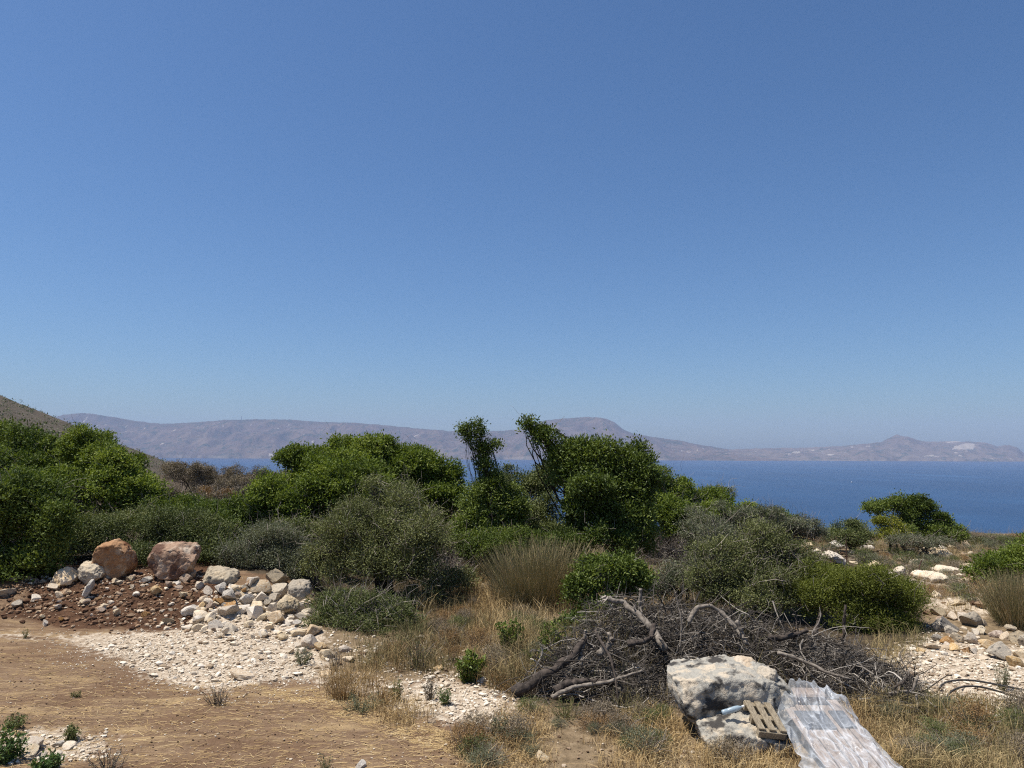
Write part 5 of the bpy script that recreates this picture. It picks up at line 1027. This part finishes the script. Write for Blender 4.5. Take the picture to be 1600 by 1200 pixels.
# bundle at the head of the pallet
bcen = c - l * (L * .5 - .02) + up * .06
V, F = box(bcen, a, l, up, .36, .20, .12, .02); V = V
t2 = thing('brick', 'pinkish brown block at the top end of the covered pallet', 'block', bcen); part('body', V, F, M['pallet_pink'], t2)
# the sheet itself
nu, nv = 210, 300; uu = np.linspace(-.60, .56, nu); vv = np.linspace(-.82, 1.0, nv); U, Vv = np.meshgrid(uu, vv)
ctr = -.08 + .02 * Vv; W_ = .42 + .02 * sstep(-.5, .6, Vv) - .20 * sstep(-.45, -.82, Vv)
un = (U) / .58; u_ = ctr + un * W_
h = .055 + .13 * np.exp(-((Vv + L * .5 - .02) / .17) ** 2) * np.exp(-((u_ + .02) / .22) ** 2) + .07 * np.exp(-((Vv + .42) / .22) ** 2) * np.exp(-((u_ - .24) / .13) ** 2)
fold = u_ * 1.0 + .10 * fbm(Vv * 1.6, U * 1.2, 3, 5)
h = h + .085 * (1 - np.abs(fbm(fold * 4.5, Vv * .7, 3, 21))) ** 4 + .050 * (1 - np.abs(fbm(fold * 9 + Vv * 1.5, Vv * 2.2 - fold * 2, 2, 25))) ** 5 + .030 * np.abs(fbm(fold * 12, Vv * 3.0, 3, 23)) + .010 * fbm(fold * 30, Vv * 3, 3, 27) + .012 * fbm(U * 9, Vv * 9, 3, 29)
u_ = u_ + np.sign(un) * np.abs(un) ** 3 * .07 * fbm(Vv * 3.2, np.sign(un) * 3.0, 3, 41); edge = sstep(.72, 1.0, np.abs(un)); h = h - edge * (.10 + .07 * fbm(Vv * 4, U * 0, 2, 31)) * np.where(un < 0, 1.15, .9) - sstep(-.72, -.82, Vv) * .12
Pp = c + u_[..., None] * a + Vv[..., None] * l + h[..., None] * up
gz = H(Pp[..., 0], Pp[..., 1]) + .012 + .01 * fbm(U * 12, Vv * 12, 2, 33); Pp[..., 2] = np.maximum(Pp[..., 2], gz)
ii = np.arange(nu * nv).reshape(nv, nu); F = np.stack([ii[:-1, :-1], ii[:-1, 1:], ii[1:, 1:], ii[1:, :-1]], -1).reshape(-1, 4)
m, n, o = mat('clear_plastic_film'); gb = nd(n, 'ShaderNodeBsdfPrincipled'); gb.inputs[0].default_value = (.74, .77, .80, 1); gb.inputs['Roughness'].default_value = .16; gb.inputs['Specular IOR Level'].default_value = .7
tr = nd(n, 'ShaderNodeBsdfTransparent'); tr.inputs[0].default_value = (.97, .975, .98, 1); mx = n.nodes.new('ShaderNodeMixShader')
lw = nd(n, 'ShaderNodeLayerWeight'); lw.inputs[0].default_value = .32
cr_ = ntex(n, 9, 5, .6, obj_vec(n), 1.0)
mpf = nd(n, 'ShaderNodeMapping'); mpf.inputs['Scale'].default_value = (5, .8, 2); n.links.new(obj_vec(n), mpf.inputs[0])
fo = ntex(n, 1.6, 1.2, .5, mpf.outputs[0], .8); glint_streak = mth(n, 'POWER', mth(n, 'SUBTRACT', 1.0, mth(n, 'MULTIPLY', mth(n, 'ABSOLUTE', mth(n, 'SUBTRACT', fo, .5)), 16.0), True), 2.0)  # narrow milky streaks painted into the opacity as the film's highlight lines
op = mth(n, 'ADD', mth(n, 'MULTIPLY', mth(n, 'POWER', lw.outputs['Facing'], 1.5), .66), mth(n, 'ADD', mth(n, 'MULTIPLY', mth(n, 'POWER', cr_, 1.5), .22), mth(n, 'MULTIPLY', glint_streak, .30)), True)
n.links.new(op, mx.inputs[0])
bu = nd(n, 'ShaderNodeBump'); bu.inputs['Strength'].default_value = .5; bu.inputs['Distance'].default_value = .02; n.links.new(ntex(n, 16, 4, .6, obj_vec(n), 1.5), bu.inputs['Height']); n.links.new(bu.outputs[0], gb.inputs['Normal'])
n.links.new(tr.outputs[0], mx.inputs[1]); n.links.new(gb.outputs[0], mx.inputs[2]); n.links.new(mx.outputs[0], o.inputs[0])
b0 = Pp.reshape(-1, 3).mean(0); tag(link('plastic_sheet', mesh_from('plastic_sheet', Pp.reshape(-1, 3) - b0, F, m, True), loc=b0), 'crumpled clear plastic sheet draped over the pallet at the bottom right', 'plastic sheet')
# bottle lying in the gap between the two boulders
A_, B_ = PT(1128, 1114, 8.25), PT(1163, 1103, 8.25); ax = norm(B_ - A_); Lb = np.linalg.norm(B_ - A_)
prof = [(0, .010), (.02, .028), (.06, .031), (.22, .031), (.26, .028), (.30, .031), (.60, .031), (.74, .026), (.84, .012), (.90, .011)]
Pb = np.array([A_ + ax * Lb * p[0] for p in prof]); V, F = tubes(Pb[None], np.array([[p[1] * .95 for p in prof]]), 14)
m, n, o = mat('dusty_blue_plastic'); b = bsdf(n, o, (.36, .45, .50), .25, .6); b.inputs['Alpha'].default_value = .75
bt = thing('plastic_bottle', 'dusty bluish plastic bottle wedged between the two grey boulders', 'bottle', A_); part('body', V, F, m, bt, smooth=True)
V, F = tubes(np.stack([A_ + ax * Lb * .89, A_ + ax * Lb * .99, A_ + ax * Lb])[None], np.array([[.0135, .0135, .001]]), 12); m, n, o = mat('pale_bottle_cap'); bsdf(n, o, (.62, .60, .55), .5, .4); part('cap', V, F, m, bt)

# ------------------------------------------------------------------ on the sea and the far ridge
d = PT(1331, 754, 1.0) - CAM; kk = (SEA - CAM[2]) / d[2]; bp = CAM + d * kk; sc = bp[1] / FPX * .9
m, n, o = mat('white_boat_paint'); bsdf(n, o, (.8, .8, .78), .4, .4); t = thing('boat', 'tiny white boat on the blue sea at the right', 'boat', bp)
L_, Wb = sc * 4.0, sc * 1.2; xs_ = np.linspace(-.5, .5, 9); A = []
for x in xs_:
    wv = Wb * .5 * (1 - max(0, x * 2) ** 2.2) ** .8 + .01; A.append([(x * L_, -wv, sc * .9), (x * L_, -wv * .6, -.2), (x * L_, wv * .6, -.2), (x * L_, wv, sc * .9)])
V = np.array(A).reshape(-1, 3) + bp; ii = np.arange(36).reshape(9, 4); F = np.concatenate([np.stack([ii[:-1, j], ii[1:, j], ii[1:, (j + 1) % 4], ii[:-1, (j + 1) % 4]], -1) for j in range(4)]); part('hull', V, F, m, t)
V, F = box(bp + np.array([-L_ * .08, 0, sc * 1.4]), np.array([1., 0, 0]), np.array([0, 1., 0]), np.array([0, 0, 1.]), L_ * .35, Wb * .7, sc * 1.0, .2); part('cabin', V, F, m, t)
pm = PT(377, 657, 17800.); pm[2] -= 20; V, F = bar(pm, pm + np.array([0, 0, 125.]), 5.0, 5)
A = Acc(); A.add(V, F)
for z_ in (70, 105):
    V2, F2 = bar(pm + np.array([-12., 0, z_]), pm + np.array([12., 0, z_]), 3.0, 4); A.add(V2, F2)
V, F, _ = A.get(); m, n, o = mat('mast_steel'); bsdf(n, o, (.30, .30, .31), .6, .3); tag(link('radio_mast', mesh_from('radio_mast', V - pm, F, m), loc=pm), 'thin radio mast on the crest of the far mountain at the left', 'mast')

# ------------------------------------------------------------------ air
HZ = (-16300., 16300., -4300., 21800., SEA - 31, 900.)
bm = bmesh.new(); bmesh.ops.create_cube(bm, size=1)
for v in bm.verts: v.co = Vector((HZ[0] if v.co.x < 0 else HZ[1], HZ[2] if v.co.y < 0 else HZ[3], HZ[4] if v.co.z < 0 else HZ[5]))
me = bpy.data.meshes.new('haze'); bm.to_mesh(me); bm.free()
m, n, o = mat('haze_air'); pv = n.nodes.new('ShaderNodeVolumePrincipled'); pv.inputs['Color'].default_value = (.56, .69, 1.0, 1); pv.inputs['Density'].default_value = 3.9e-5; pv.inputs['Anisotropy'].default_value = 0.0
n.links.new(pv.outputs[0], o.inputs['Volume']); me.materials.append(m); hz = link('haze', me); tag(hz, kind='stuff')
